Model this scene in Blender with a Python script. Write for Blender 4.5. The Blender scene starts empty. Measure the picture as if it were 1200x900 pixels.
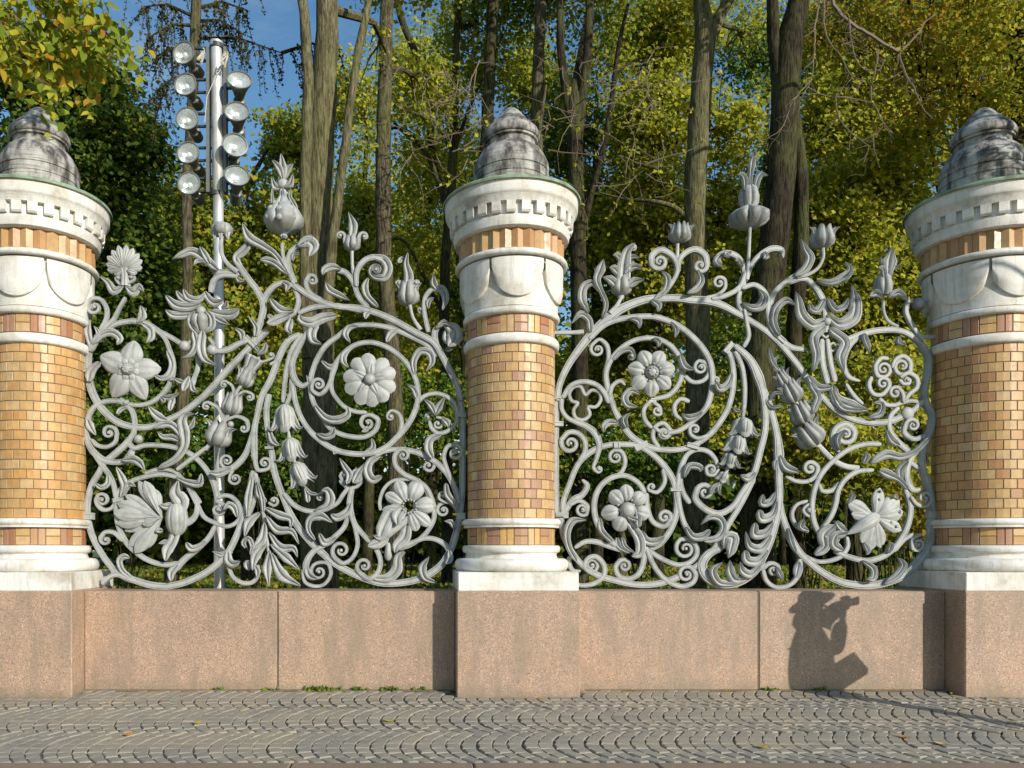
import bpy, math, random
import numpy as np
from mathutils import Vector, Matrix
R = math.radians
scene = bpy.context.scene
col = scene.collection
rng = random.Random(7)

# ---------------------------------------------------------------- camera
FX, CAMX, CAMY, CAMZ = 920.0, -1.03, -8.4, 1.458      # focal length in drawing units, eye position
VX, VY = 486.0, 643.0
cam_d = bpy.data.cameras.new('camera'); cam = bpy.data.objects.new('camera', cam_d); col.objects.link(cam)
cam.location = (CAMX, CAMY, CAMZ); cam.rotation_euler = (R(90), 0, 0)
cam_d.sensor_width = 36; cam_d.lens = 36*FX/1200
cam_d.shift_x = (600-VX)/1200; cam_d.shift_y = (VY-450)/1200
cam_d.clip_end = 2000; cam_d.clip_start = 0.05
scene.camera = cam
# ---------------------------------------------------------------- light
SUN_AZ, SUN_EL = 40.0, 21.0
w = bpy.data.worlds.new('World'); scene.world = w; w.use_nodes = True
nt = w.node_tree; bg = nt.nodes['Background']
sky = nt.nodes.new('ShaderNodeTexSky'); sky.sky_type = 'NISHITA'; sky.sun_disc = False
sky.sun_elevation = R(SUN_EL); sky.sun_rotation = R(180-SUN_AZ); sky.air_density = 1.25; sky.dust_density = 0.3; sky.ozone_density = 1.6
tcw = nt.nodes.new('ShaderNodeTexCoord'); mpw = nt.nodes.new('ShaderNodeMapping'); mpw.inputs['Scale'].default_value = (1.0, 1.0, 3.2)
nzw = nt.nodes.new('ShaderNodeTexNoise'); nzw.inputs['Scale'].default_value = 2.6; nzw.inputs['Detail'].default_value = 7; nzw.inputs['Roughness'].default_value = .62
rpw = nt.nodes.new('ShaderNodeValToRGB'); rpw.color_ramp.elements[0].position = .50; rpw.color_ramp.elements[1].position = .75; rpw.color_ramp.elements[1].color = (.45, .45, .45, 1)
mxw = nt.nodes.new('ShaderNodeMix'); mxw.data_type = 'RGBA'; mxw.inputs[7].default_value = (4.2, 4.8, 5.6, 1)
nt.links.new(tcw.outputs['Generated'], mpw.inputs[0]); nt.links.new(mpw.outputs[0], nzw.inputs['Vector']); nt.links.new(nzw.outputs['Fac'], rpw.inputs[0])
nt.links.new(rpw.outputs[0], mxw.inputs[0]); hs = nt.nodes.new('ShaderNodeHueSaturation'); hs.inputs['Saturation'].default_value = 1.25; hs.inputs['Value'].default_value = 1.3; nt.links.new(sky.outputs[0], hs.inputs['Color']); nt.links.new(hs.outputs[0], mxw.inputs[6]); nt.links.new(mxw.outputs[2], bg.inputs[0]); bg.inputs[1].default_value = 0.115
sl = bpy.data.lights.new('sun', 'SUN'); sl.energy = 4.9; sl.angle = R(0.5); sl.color = (1.0, 0.93, 0.82)
so = bpy.data.objects.new('sun', sl); col.objects.link(so); so.location = (10, -20, 15)
sd = Vector((-math.sin(R(SUN_AZ))*math.cos(R(SUN_EL)), math.cos(R(SUN_AZ))*math.cos(R(SUN_EL)), -math.sin(R(SUN_EL))))
so.rotation_euler = sd.to_track_quat('-Z', 'Y').to_euler()
scene.view_settings.view_transform = 'Standard'; scene.view_settings.look = 'None'
scene.view_settings.exposure = 0.0; scene.view_settings.gamma = 1.0
scene.cycles.max_bounces = 6; scene.cycles.transparent_max_bounces = 8

# ---------------------------------------------------------------- materials
class NB:
    def __init__(s, name):
        s.m = bpy.data.materials.new(name); s.m.use_nodes = True; s.t = s.m.node_tree
        s.p = s.t.nodes['Principled BSDF']; s.out = s.t.nodes['Material Output']
    def n(s, typ, **kw):
        nd = s.t.nodes.new(typ)
        for k, v in kw.items():
            if k.startswith('i_'):
                nd.inputs[k[2:].replace('_', ' ')].default_value = v
            else: setattr(nd, k, v)
        return nd
    def l(s, a, b): s.t.links.new(a, b)
    def coords(s, scale=(1, 1, 1), kind='Object'):
        tc = s.n('ShaderNodeTexCoord'); mp = s.n('ShaderNodeMapping'); mp.inputs['Scale'].default_value = scale
        s.l(tc.outputs[kind], mp.inputs[0]); return mp.outputs[0]
    def wcoords(s, scale=(1, 1, 1)):
        g = s.n('ShaderNodeNewGeometry'); mp = s.n('ShaderNodeMapping'); mp.inputs['Scale'].default_value = scale
        s.l(g.outputs['Position'], mp.inputs[0]); return mp.outputs[0]
    def noise(s, vec, scale, detail=4, rough=.55):
        nd = s.n('ShaderNodeTexNoise'); nd.inputs['Scale'].default_value = scale; nd.inputs['Detail'].default_value = detail
        nd.inputs['Roughness'].default_value = rough; s.l(vec, nd.inputs['Vector']); return nd.outputs['Fac']
    def ramp(s, fac, stops, interp='LINEAR'):
        nd = s.n('ShaderNodeValToRGB'); cr = nd.color_ramp; cr.interpolation = interp
        while len(cr.elements) > 1: cr.elements.remove(cr.elements[-1])
        cr.elements[0].position = stops[0][0]; cr.elements[0].color = tuple(stops[0][1])+(1,)
        for p, c in stops[1:]:
            e = cr.elements.new(p); e.color = tuple(c)+(1,)
        s.l(fac, nd.inputs[0]); return nd.outputs[0]
    def mix(s, fac, a, b, mode='MIX'):
        nd = s.n('ShaderNodeMix'); nd.data_type = 'RGBA'; nd.blend_type = mode
        for x, k in ((fac, 0), (a, 6), (b, 7)):
            if hasattr(x, 'node'): s.l(x, nd.inputs[k])
            elif k == 0: nd.inputs[0].default_value = x
            else: nd.inputs[k].default_value = tuple(x)+(1,)
        return nd.outputs[2]
    def bump(s, fac, strength=.3, dist=.01):
        nd = s.n('ShaderNodeBump'); nd.inputs['Strength'].default_value = strength; nd.inputs['Distance'].default_value = dist
        s.l(fac, nd.inputs['Height']); s.l(nd.outputs[0], s.p.inputs['Normal'])
    def fin(s, c=None, rough=.6, metal=0):
        if c is not None:
            if hasattr(c, 'node'): s.l(c, s.p.inputs['Base Color'])
            else: s.p.inputs['Base Color'].default_value = tuple(c)+(1,)
        s.p.inputs['Roughness'].default_value = rough; s.p.inputs['Metallic'].default_value = metal
        return s.m
g3 = lambda v: (v, v, v)

def m_iron():
    b = NB('painted_iron'); v = b.wcoords()
    n1 = b.noise(v, 9, 5); n2 = b.noise(v, 90, 3)
    c = b.ramp(n1, [(.3, (.26, .275, .27)), (.5, (.36, .375, .365)), (.75, (.425, .44, .425))])
    c = b.mix(b.ramp(n2, [(.60, g3(0)), (.70, g3(.55))]), c, (.25, .215, .165))
    crevice = b.n('ShaderNodeNewGeometry')
    c = b.mix(b.ramp(crevice.outputs['Pointiness'], [(.36, g3(.9)), (.485, g3(0))]), c, (.07, .068, .06))  # sooty dirt lodged in the crevices, picked out by pointiness
    b.bump(n2, .15, .003); return b.fin(c, .55)
def m_white():
    b = NB('peeling_white_paint'); v = b.wcoords((1, 1, 1)); vz = b.wcoords((2.0, 2.0, 60))
    n1 = b.noise(v, 3, 6, .65); n2 = b.noise(vz, 3.5, 6, .7); n3 = b.noise(v, 22, 5, .7)
    c = b.ramp(n1, [(.30, (.42, .38, .31)), (.42, (.64, .61, .54)), (.56, (.76, .75, .71))]
    )
    vr = b.noise(b.wcoords((9, 9, .9)), 2.2, 5, .7)
    c = b.mix(b.ramp(vr, [(.50, g3(0)), (.70, g3(.5))]), c, (.36, .34, .30))
    c = b.mix(b.ramp(n2, [(.30, g3(.85)), (.36, g3(.3)), (.42, g3(0))]), c, (.30, .26, .19))
    c = b.mix(b.ramp(n3, [(.64, g3(0)), (.72, g3(.5))]), c, (.50, .44, .34))
    b.bump(n2, .35, .01); return b.fin(c, .6)
def m_weather():
    b = NB('weathered_wooden_dome'); v = b.wcoords((3.2, 3.2, 1.1)); vz = b.wcoords((1.2, 1.2, 22))
    n1 = b.noise(v, 2.6, 6, .65); n2 = b.noise(vz, 3, 5, .7)
    c = b.ramp(n1, [(.38, (.05, .047, .042)), (.46, (.15, .14, .125)), (.54, (.34, .33, .305)), (.68, (.48, .47, .44))])
    c = b.mix(b.ramp(n2, [(.35, g3(.7)), (.5, g3(0))]), c, (.10, .095, .085))
    b.bump(n2, .4, .01); return b.fin(c, .75)
def m_copper():
    b = NB('green_copper_sheet'); v = b.wcoords(); n1 = b.noise(v, 5, 6, .65)
    c = b.ramp(n1, [(.3, (.10, .13, .085)), (.5, (.24, .33, .22)), (.7, (.36, .45, .33))])
    b.bump(n1, .2, .01); return b.fin(c, .6)
def m_brick(name, cols):
    b = NB(name); v = b.wcoords(); oi = b.n('ShaderNodeObjectInfo')
    st = [(i/len(cols), c) for i, c in enumerate(cols)]
    c = b.ramp(oi.outputs['Random'], st, 'CONSTANT')
    n1 = b.noise(v, 14, 5, .65); n2 = b.noise(v, 110, 3)
    c = b.mix(b.ramp(n1, [(.3, g3(.40)), (.6, g3(0))]), c, (.24, .135, .06))
    c = b.mix(b.ramp(n2, [(.6, g3(0)), (.72, g3(.35))]), c, (.66, .50, .30))
    b.bump(n2, .15, .003)
    r = b.ramp(n1, [(.3, g3(.5)), (.7, g3(.3))]); b.l(r, b.p.inputs['Roughness'])
    m = b.fin(c, .38); return m
def m_granite(name, base=(.41, .275, .19)):
    b = NB(name); v = b.wcoords()
    n0 = b.noise(v, 1.3, 5, .6); n1 = b.noise(v, 26, 5, .75); vo = b.n('ShaderNodeTexVoronoi'); vo.inputs['Scale'].default_value = 120; b.l(v, vo.inputs['Vector'])
    c = b.ramp(n0, [(.3, tuple(x*.80 for x in base)), (.5, base), (.7, (base[0]*1.04, base[1]*.98, base[2]*.90))])
    c = b.mix(b.ramp(n1, [(.36, g3(.55)), (.47, g3(0)), (.56, g3(0)), (.70, g3(.5))]), c, (.33, .23, .165))
    sep = b.n('ShaderNodeSeparateColor'); b.l(vo.outputs['Color'], sep.inputs[0])
    c = b.mix(b.ramp(sep.outputs[0], [(0, g3(.9)), (.14, g3(.7)), (.22, g3(0)), (.88, g3(0)), (.92, g3(.5))]), c, (.16, .14, .12))
    c = b.mix(b.ramp(sep.outputs[1], [(0, g3(.0)), (.80, g3(0)), (.84, g3(.6))]), c, (.60, .43, .32))
    c = b.mix(b.ramp(sep.outputs[2], [(0, g3(.0)), (.996, g3(0)), (.998, g3(1))]), c, (.76, .70, .62))
    st = b.noise(b.wcoords((2.2, 2.2, .5)), 2.4, 6, .7)
    c = b.mix(b.ramp(st, [(.45, g3(0)), (.62, g3(.6))]), c, (.235, .185, .135))
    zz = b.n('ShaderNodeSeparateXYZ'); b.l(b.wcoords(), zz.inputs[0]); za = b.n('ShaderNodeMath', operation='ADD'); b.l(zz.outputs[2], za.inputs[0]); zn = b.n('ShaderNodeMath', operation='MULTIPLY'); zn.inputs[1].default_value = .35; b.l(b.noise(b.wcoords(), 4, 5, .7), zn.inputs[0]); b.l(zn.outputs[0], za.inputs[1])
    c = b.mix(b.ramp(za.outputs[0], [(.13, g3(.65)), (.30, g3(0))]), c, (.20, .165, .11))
    b.bump(n1, .35, .004); return b.fin(c, .55)
def m_cobble():
    b = NB('grey_cobble'); v = b.wcoords(); g = b.n('ShaderNodeNewGeometry'); oi = b.n('ShaderNodeObjectInfo')
    mx = b.n('ShaderNodeMath', operation='ADD'); b.l(g.outputs['Random Per Island'], mx.inputs[0]); b.l(oi.outputs['Random'], mx.inputs[1])
    fr = b.n('ShaderNodeMath', operation='FRACT'); b.l(mx.outputs[0], fr.inputs[0])
    c = b.ramp(fr.outputs[0], [(0, (.225, .21, .175)), (.3, (.29, .27, .22)), (.6, (.25, .24, .205)), (.8, (.33, .30, .24)), (1, (.24, .225, .195))])
    n1 = b.noise(v, 30, 6, .75); n2 = b.noise(v, 1.2, 4)
    c = b.mix(b.ramp(n1, [(.35, g3(.5)), (.5, g3(0)), (.6, g3(0)), (.75, g3(.5))]), c, (.27, .25, .21))
    c = b.mix(b.ramp(n2, [(.42, g3(0)), (.62, g3(.6))]), c, (.36, .31, .225))
    b.bump(n1, .5, .006); return b.fin(c, .6)
def m_soil(name, c1, c2, c3, s=6):
    b = NB(name); v = b.wcoords(); n1 = b.noise(v, s, 6, .7); n2 = b.noise(v, s*12, 4, .7)
    c = b.ramp(n1, [(.3, c1), (.5, c2), (.7, c3)]); c = b.mix(b.ramp(n2, [(.4, g3(.5)), (.6, g3(0))]), c, tuple(x*.55 for x in c1))
    b.bump(n2, .5, .02); return b.fin(c, .9)
def m_bark(name, c1, c2, c3, zs=.22):
    b = NB(name); v = b.wcoords((1, 1, zs)); v2 = b.wcoords()
    n1 = b.noise(v, 16, 6, .7); n2 = b.noise(v2, 1.1, 4); n3 = b.noise(b.wcoords((1, 1, 1.4)), 5, 5, .7)
    c = b.ramp(n1, [(.3, c1), (.52, c2), (.72, c3)])
    c = b.mix(b.ramp(n2, [(.42, g3(0)), (.60, g3(.45))]), c, (.13, .14, .05))
    n4 = b.noise(b.wcoords((1, 1, .12)), 34, 4, .7); c = b.mix(b.ramp(n4, [(.40, g3(.75)), (.52, g3(0))]), c, tuple(x*.6 for x in c1))
    c = b.mix(b.ramp(n3, [(.58, g3(0)), (.70, g3(.6))]), c, c1)
    b.p.inputs['Specular IOR Level'].default_value = .1; b.bump(n4, 1.0, .03); return b.fin(c, .95)
def m_leaf(name, stops, tr=.5):
    b = NB(name); g = b.n('ShaderNodeNewGeometry')
    c = b.ramp(g.outputs['Random Per Island'], stops)
    n = b.noise(b.wcoords(), .8, 3)
    c = b.mix(b.ramp(n, [(.35, g3(.35)), (.6, g3(0))]), c, tuple(x*.8 for x in stops[0][1]))
    b.fin(c, .7); b.p.inputs['Specular IOR Level'].default_value = .12
    t = b.n('ShaderNodeBsdfTranslucent'); b.l(c, t.inputs[0]); mx = b.n('ShaderNodeMixShader'); mx.inputs[0].default_value = tr
    b.l(b.p.outputs[0], mx.inputs[1]); b.l(t.outputs[0], mx.inputs[2]); b.l(mx.outputs[0], b.out.inputs[0]); return b.m
def m_plain(name, c, rough=.5, metal=0, ns=30, amt=.25):
    b = NB(name); n = b.noise(b.wcoords(), ns, 4)
    cc = b.mix(b.ramp(n, [(.35, g3(amt)), (.65, g3(0))]), c, tuple(x*.5 for x in c)); return b.fin(cc, rough, metal)

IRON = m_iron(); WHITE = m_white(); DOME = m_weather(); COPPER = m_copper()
Y1, Y2, Y3, P1, P2 = (.51, .325, .135), (.55, .375, .185), (.47, .27, .10), (.43, .245, .13), (.39, .215, .13)
BR_MID = m_brick('glazed_brick_mixed', [Y1, Y2, P1, Y2, Y3, P2, Y1, P1, Y2, Y1])
BR_LEFT = m_brick('glazed_brick_golden', [Y1, (.60, .36, .13), Y3, (.53, .29, .095), Y2, (.55, .31, .11), (.50, .27, .10), Y1])
BR_RIGHT = m_brick('glazed_brick_ochre', [Y1, (.52, .32, .13), Y3, (.47, .255, .10), Y2, (.40, .21, .09), Y1])
BR_YEL = m_brick('glazed_brick_yellow', [Y1, Y2, (.60, .37, .14), Y3]); BR_PINK = m_brick('glazed_brick_rose', [P1, P2, (.40, .21, .13), (.37, .16, .08)])
MORTAR = m_plain('mortar', (.17, .135, .09), .9)
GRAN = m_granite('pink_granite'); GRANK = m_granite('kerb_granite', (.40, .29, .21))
COB = m_cobble(); JOINT = m_soil('sandy_joint', (.13, .11, .08), (.21, .18, .13), (.30, .26, .19), 14)
ASPH = m_soil('asphalt', (.04, .04, .04), (.05, .05, .05), (.065, .065, .06), 20)
LAWN = m_soil('lawn_soil', (.05, .065, .018), (.10, .13, .03), (.17, .17, .045), 1.6)
BARK_O = m_bark('olive_bark', (.055, .048, .026), (.17, .15, .085), (.28, .25, .15))
BARK_G = m_bark('grey_bark', (.035, .03, .019), (.115, .098, .062), (.20, .175, .12), .5)
BARK_D = m_bark('dark_bark', (.013, .011, .007), (.045, .037, .024), (.085, .072, .045))
LF_YG = m_leaf('yellow_green_leaves', [(0, (.17, .22, .03)), (.35, (.35, .38, .04)), (.7, (.56, .54, .055)), (.93, (.66, .62, .07)), (1, (.60, .40, .05))])
LF_G = m_leaf('green_leaves', [(0, (.06, .13, .022)), (.5, (.13, .23, .032)), (.85, (.32, .38, .045)), (1, (.52, .48, .05))])
LF_D = m_leaf('dark_green_leaves', [(0, (.04, .085, .016)), (.6, (.12, .19, .026)), (.88, (.24, .30, .038)), (1, (.44, .42, .05))])
LF_Y = m_leaf('golden_leaves', [(0, (.18, .21, .025)), (.3, (.34, .33, .035)), (.6, (.52, .44, .045)), (.85, (.60, .36, .035)), (1, (.42, .15, .03))])
LF_M = m_leaf('mixed_autumn_leaves', [(0, (.10, .18, .024)), (.4, (.26, .31, .035)), (.75, (.46, .46, .05)), (.93, (.55, .52, .06)), (1, (.54, .34, .045))])
NEEDLE = m_leaf('larch_needles', [(0, (.03, .045, .015)), (.6, (.07, .075, .025)), (1, (.16, .12, .04))], .2)
TWIG = m_plain('twig_bark', (.20, .155, .105), .8)
METAL = m_plain('galvanised_steel', (.60, .60, .60), .42, .35, 8, .35); METALD = m_plain('dark_steel', (.055, .06, .062), .5, .2)
LAMPG = m_plain('lamp_housing', (.20, .205, .19), .45, .3)

# ---------------------------------------------------------------- objects helpers
def mesh(name, verts, faces, mat, smooth=False, sharp=None):
    me = bpy.data.meshes.new(name)
    if isinstance(verts, np.ndarray): verts = verts.tolist()
    if isinstance(faces, np.ndarray): faces = faces.tolist()
    me.from_pydata(verts, [], faces)
    if mat: me.materials.append(mat)
    if smooth:
        me.polygons.foreach_set('use_smooth', [True]*len(me.polygons))
        if sharp: me.set_sharp_from_angle(angle=R(sharp))
    me.update(); return me
def add(name, me, parent=None, loc=(0, 0, 0), rot=None, **props):
    o = bpy.data.objects.new(name, me); col.objects.link(o); o.location = loc
    if rot: o.rotation_euler = rot
    if parent: o.parent = parent
    for k, v in props.items(): o[k] = v
    return o
def tag(o, label, cat, group=None):
    o['label'] = label; o['category'] = cat
    if group: o['group'] = group
    return o
def thing(name, loc, label, cat, group=None):
    return tag(add(name, None, None, loc), label, cat, group)
class MB:
    def __init__(s): s.v = []; s.f = []
    def put(s, v, f):
        o = len(s.v); s.v += [tuple(x) for x in v]; s.f += [tuple(i+o for i in q) for q in f]; return s
    def box(s, x0, x1, y0, y1, z0, z1, ch=0):
        if ch <= 0:
            v = [(x, y, z) for z in (z0, z1) for (x, y) in ((x0, y0), (x1, y0), (x1, y1), (x0, y1))]
            return s.put(v, [(0, 3, 2, 1), (4, 5, 6, 7), (0, 1, 5, 4), (1, 2, 6, 5), (2, 3, 7, 6), (3, 0, 4, 7)])
        c = ch; rings = [(c, z0), (0, z0+c), (0, z1-c), (c, z1)]; v = []
        for i, z in rings:
            a, b, d, e = x0+i, x1-i, y0+i, y1-i
            k = c if i == 0 else c*.3
            v += [(a+k, d, z), (b-k, d, z), (b, d+k, z), (b, e-k, z), (b-k, e, z), (a+k, e, z), (a, e-k, z), (a, d+k, z)]
        f = [tuple(range(7, -1, -1)), tuple(range(24, 32))]
        for r_ in range(3):
            for i in range(8):
                j = (i+1) % 8; f.append((r_*8+i, r_*8+j, r_*8+8+j, r_*8+8+i))
        return s.put(v, f)
    def tube(s, pts, rad, n=8, cap=True):
        pts = [Vector(p) for p in pts]; m = len(pts)
        if not hasattr(rad, '__len__'): rad = [rad]*m
        v = []; f = []; up = None
        for i, p in enumerate(pts):
            t = (pts[min(i+1, m-1)]-pts[max(i-1, 0)]).normalized()
            if up is None:
                a = Vector((0, 0, 1)) if abs(t.z) < .9 else Vector((1, 0, 0)); up = t.cross(a).normalized()
            up = (up-t*up.dot(t)).normalized(); b = t.cross(up)
            for k in range(n):
                an = 2*math.pi*k/n; v.append(p+(up*math.cos(an)+b*math.sin(an))*rad[i])
        for i in range(m-1):
            for k in range(n):
                j = (k+1) % n; f.append((i*n+k, i*n+j, (i+1)*n+j, (i+1)*n+k))
        if cap: f.append(tuple(range(n-1, -1, -1))); f.append(tuple((m-1)*n+k for k in range(n)))
        return s.put(v, f)
    def lathe(s, prof, n=64, a0=0, a1=2*math.pi, axis=None):
        full = abs(a1-a0-2*math.pi) < 1e-6; m = n if full else n+1; v = []; f = []
        for (r_, z) in prof:
            for k in range(m):
                a = a0+(a1-a0)*k/n; v.append((r_*math.sin(a), -r_*math.cos(a), z))
        for i in range(len(prof)-1):
            for k in range(n):
                j = (k+1) % m; f.append((i*m+k, i*m+j, (i+1)*m+j, (i+1)*m+k))
        return s.put(v, f)
    def me(s, name, mat, smooth=False, sharp=None): return mesh(name, s.v, s.f, mat, smooth, sharp)
# ================================================================ GROUND
SL = .05                                                    # pavement falls towards the road
def gz(y): return -SL*(-.32-y) if y < -.32 else 0.0
KY0, KY1 = -2.62, -2.93                                     # kerb band
def sheet(name, x0, x1, y0, y1, zf, mat, nx=2, ny=2, kind='structure'):
    v = []; f = []
    for j in range(ny+1):
        for i in range(nx+1):
            x = x0+(x1-x0)*i/nx; y = y0+(y1-y0)*j/ny; v.append((x, y, zf(x, y)))
    for j in range(ny):
        for i in range(nx):
            a = j*(nx+1)+i; f.append((a, a+1, a+nx+2, a+nx+1))
    return add(name, mesh(name, v, f, mat, True), kind=kind)
sheet('ground', -500, 500, -500, 600, lambda x, y: -.34, LAWN)
sheet('road', -60, 60, -16, KY1-.02, lambda x, y: gz(KY1)-.13, ASPH)
pav = sheet('pavement', -14, 14, KY0, .0, lambda x, y: gz(y)-.012, JOINT, 2, 20)
lawn_z = .62
sheet('lawn', -120, 120, .31, 140, lambda x, y: lawn_z+.02*math.sin(x*.7)*math.cos(y*.5), LAWN, 60, 60)
# kerb stones
kerb = add('kerb', None, None, (0, KY1, gz(KY1))); kerb['kind'] = 'structure'
kx = [CAMX+(p-VX)*(5.62)/FX for p in (-330, -110, 103, 338, 556, 776, 996, 1216, 1436)]
for a, b in zip(kx[:-1], kx[1:]):
    add('kerb_stone', MB().box(a+.004, b-.004, 0, KY0-KY1, -.25, .016, .012).me('kerb_stone', GRANK), kerb)
# cobbles in arcs
def cobble_mesh(L, W, seed):
    r_ = random.Random(seed); b = .007; hx, hy = L/2-.0050, W/2-.0015; rings = []
    for k, (ins, z) in enumerate(((0, -.03), (0, -.005), (b, .0035))):
        ring = []
        for (sx, sy) in ((-1, -1), (1, -1), (1, 1), (-1, 1)):
            jx, jy = r_.uniform(-.006, .005), r_.uniform(-.004, .004)
            ring.append((sx*(hx-ins)+jx, sy*(hy-ins)+jy, z+(r_.uniform(-.002, .003) if k == 2 else 0)))
        rings += ring
    rings.append((0, 0, .0055)); f = []
    for q in range(2):
        for i in range(4):
            j = (i+1) % 4; f.append((q*4+i, q*4+j, q*4+4+j, q*4+4+i))
    for i in range(4): f.append((8+i, 8+(i+1) % 4, 12))
    return rings, f
NB_, SP = 3, .118; WB = (-.30-KY0-.0)/NB_
variants = [cobble_mesh(SP, WB/7, i) for i in range(6)]
cm = [mesh('cobblestone', v, f, COB) for v, f in variants]
cells = []
for b_ in range(NB_):
    yc = KY0+WB*(b_+.5)
    for k in range(int(13.6/SP)):
        x0 = -6.6+k*SP+rng.uniform(-.006, .006)+b_*.04
        for j in range(7):
            t = (j+.5)/7*2-1; y = yc+t*WB/2
            x = x0+.175*t*t*(1 if b_ != 1 else 1)+.03*math.sin(x0*1.3+b_)
            a = math.atan2(.175*2*t, WB/2)
            if y > -.30: continue
            cells.append((x, y, -a+rng.uniform(-.04, .04)))
def inview(x, y):
    px = VX+(x-CAMX)/(y-CAMY)*FX; return -20 < px < 1220
def pedestal_hit(x, y):
    return y > -.64 and any(abs(x-c) < .66 for c in (-5.045, 0, 5.045))
cells = [c for c in cells if not pedestal_hit(c[0], c[1])]
near = sorted([c for c in cells if inview(c[0], c[1])], key=lambda c: c[1])[:300]; ns = set(near)
stuffb = MB()
tilt = -math.atan(SL)
for c in cells:
    dz = rng.uniform(-.004, .004)
    if c in ns:
        add('cobblestone', cm[rng.randrange(6)], pav, (c[0], c[1], gz(c[1])+dz), (-tilt*1.0, 0, c[2])).scale = (math.cos(c[2]), 1/math.cos(c[2]), 1)
    else:
        v, f = variants[rng.randrange(6)]; ca, sa = math.cos(c[2]), math.sin(c[2]); sc = rng.uniform(.97, 1.0)
        vv = []
        for (x, y, z) in v:
            x *= abs(ca); y /= abs(ca)
            X, Y = (x*ca-y*sa)*sc+c[0], (x*sa+y*ca)*sc+c[1]; vv.append((X, Y, gz(min(Y, -.30))+z+dz))
        stuffb.put(vv, f)
add('cobblestone_field', stuffb.me('cobblestone_field', COB), pav, kind='stuff')

# ================================================================ WALLS
WALL_F, WALL_B, WALL_T = -.32, .28, 1.02
def px_x(px, d): return CAMX+(px-VX)*d/FX
COLX = [-5.045, 0.0, 5.045]; PH = .612
def wall(name, x0, x1, seams, label):
    t = thing(name, ((x0+x1)/2, 0, 0), label, 'wall', 'granite base walls under the fence'); cx = (x0+x1)/2
    xs = [x0]+seams+[x1]
    for a, b in zip(xs[:-1], xs[1:]):
        m = MB().box(a-cx+(.004 if a != x0 else 0), b-cx-(.004 if b != x1 else 0), WALL_F, WALL_B, -.3, WALL_T, .012)
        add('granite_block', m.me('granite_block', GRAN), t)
    for s in seams:
        add('mortar_joint', MB().box(s-cx-.004, s-cx+.004, WALL_F+.006, WALL_B-.006, -.3, WALL_T-.006).me('mortar_joint', MORTAR), t)
    return t
wall('granite_wall', COLX[0]+PH, COLX[1]-PH, [px_x(325, 8.08)], 'low pink granite wall between the left and middle brick columns')
wall('granite_wall', COLX[1]+PH, COLX[2]-PH, [px_x(889, 8.08)], 'low pink granite wall between the middle and right columns, with a photographer\'s shadow')
wall('granite_wall', -9.4, COLX[0]-PH, [-7.4], 'low pink granite wall left of the left column')
wall('granite_wall', COLX[2]+PH, 9.4, [7.4], 'low pink granite wall right of the right column')

# ================================================================ COLUMNS
def Z(y, r): return CAMZ+(VY-y)*(8.4-r)/FX
def prof(pts): return [(r, Z(y, r)) for (y, r) in pts]
def arc_torus(ya, yb, r0, bulge, n=8, pw=1.0):
    za, zb = Z(ya, r0), Z(yb, r0); out = []
    for i in range(n+1):
        a = math.pi*i/n; out.append((r0+bulge*math.sin(a)**pw, za+(zb-za)*(1-math.cos(a))/2))
    return out
col_me = {}
def lm(name, pr, mat, n=72, sharp=35): col_me[name] = MB().lathe(pr, n).me(name, mat, True, sharp)
RS = .462
lm('base_torus', [(.0, Z(671, .6)), (.585, Z(671, .6))]+arc_torus(670.5, 655, .55, .052)+[(.49, Z(654.5, .49)), (.478, Z(651, .48)), (.485, Z(648.5, .49))]+arc_torus(648, 639, .495, .024)+[(.3, Z(638.6, .48))], WHITE)
lm('lower_ring', [(.40, Z(617.8, .48)), (.505, Z(617.5, .5)), (.508, Z(615.5, .51)), (.498, Z(615.2, .5))]+arc_torus(614.8, 607, .496, .026)+[(.40, Z(606.6, .49))], WHITE)
lm('upper_ring', [(.40, Z(402, .48))]+arc_torus(400.5, 389, .482, .026)+[(.40, Z(388, .48))], WHITE)
lm('collar_ring', [(.40, Z(366.5, .48))]+arc_torus(366, 357.5, .485, .027)+[(.47, Z(357, .49)), (.40, Z(356.5, .48))], WHITE)
DR0, DR1 = .492, .545
lm('neck_drum', [(.40, Z(357, .49)), (DR0, Z(356.8, .49)), (.492, Z(350, .49)), (.500, Z(340, .51)), (.500, Z(325, .53)), (.502, Z(310, .54)), (.503, Z(298, .545)), (.4, Z(297.8, .54))], WHITE)
lm('necking_ring', [(.40, Z(297.8, .55)), (.555, Z(297.6, .55))]+arc_torus(297, 289.5, .565, .03)+[(.55, Z(289, .55)), (.40, Z(288.8, .55))], WHITE)
lm('band_core', [(.456, Z(640, .46)), (.456, Z(355, .46))], MORTAR, 48)
lm('prism_core', [(.50, Z(290, .5)), (.50, Z(262, .5))], MORTAR, 48)
lm('cornice_base', [(.40, Z(265, .55)), (.575, Z(264.6, .58)), (.60, Z(262, .6)), (.612, Z(257, .61)), (.618, Z(251, .62)), (.605, Z(249.5, .6)), (.605, Z(233.5, .605)), (.62, Z(233.2, .62)), (.4, Z(233, .6))], WHITE)
lm('cornice_crown', [(.40, Z(233.6, .63)), (.655, Z(233.4, .655)), (.66, Z(231, .66)), (.668, Z(229.5, .66)), (.675, Z(226, .67)), (.69, Z(223, .69)), (.695, Z(222, .695)), (.70, Z(219.5, .70)), (.704, Z(209, .704)), (.712, Z(208.4, .71)), (.712, Z(206, .71)), (.4, Z(205.8, .7))], WHITE, 96)
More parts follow.
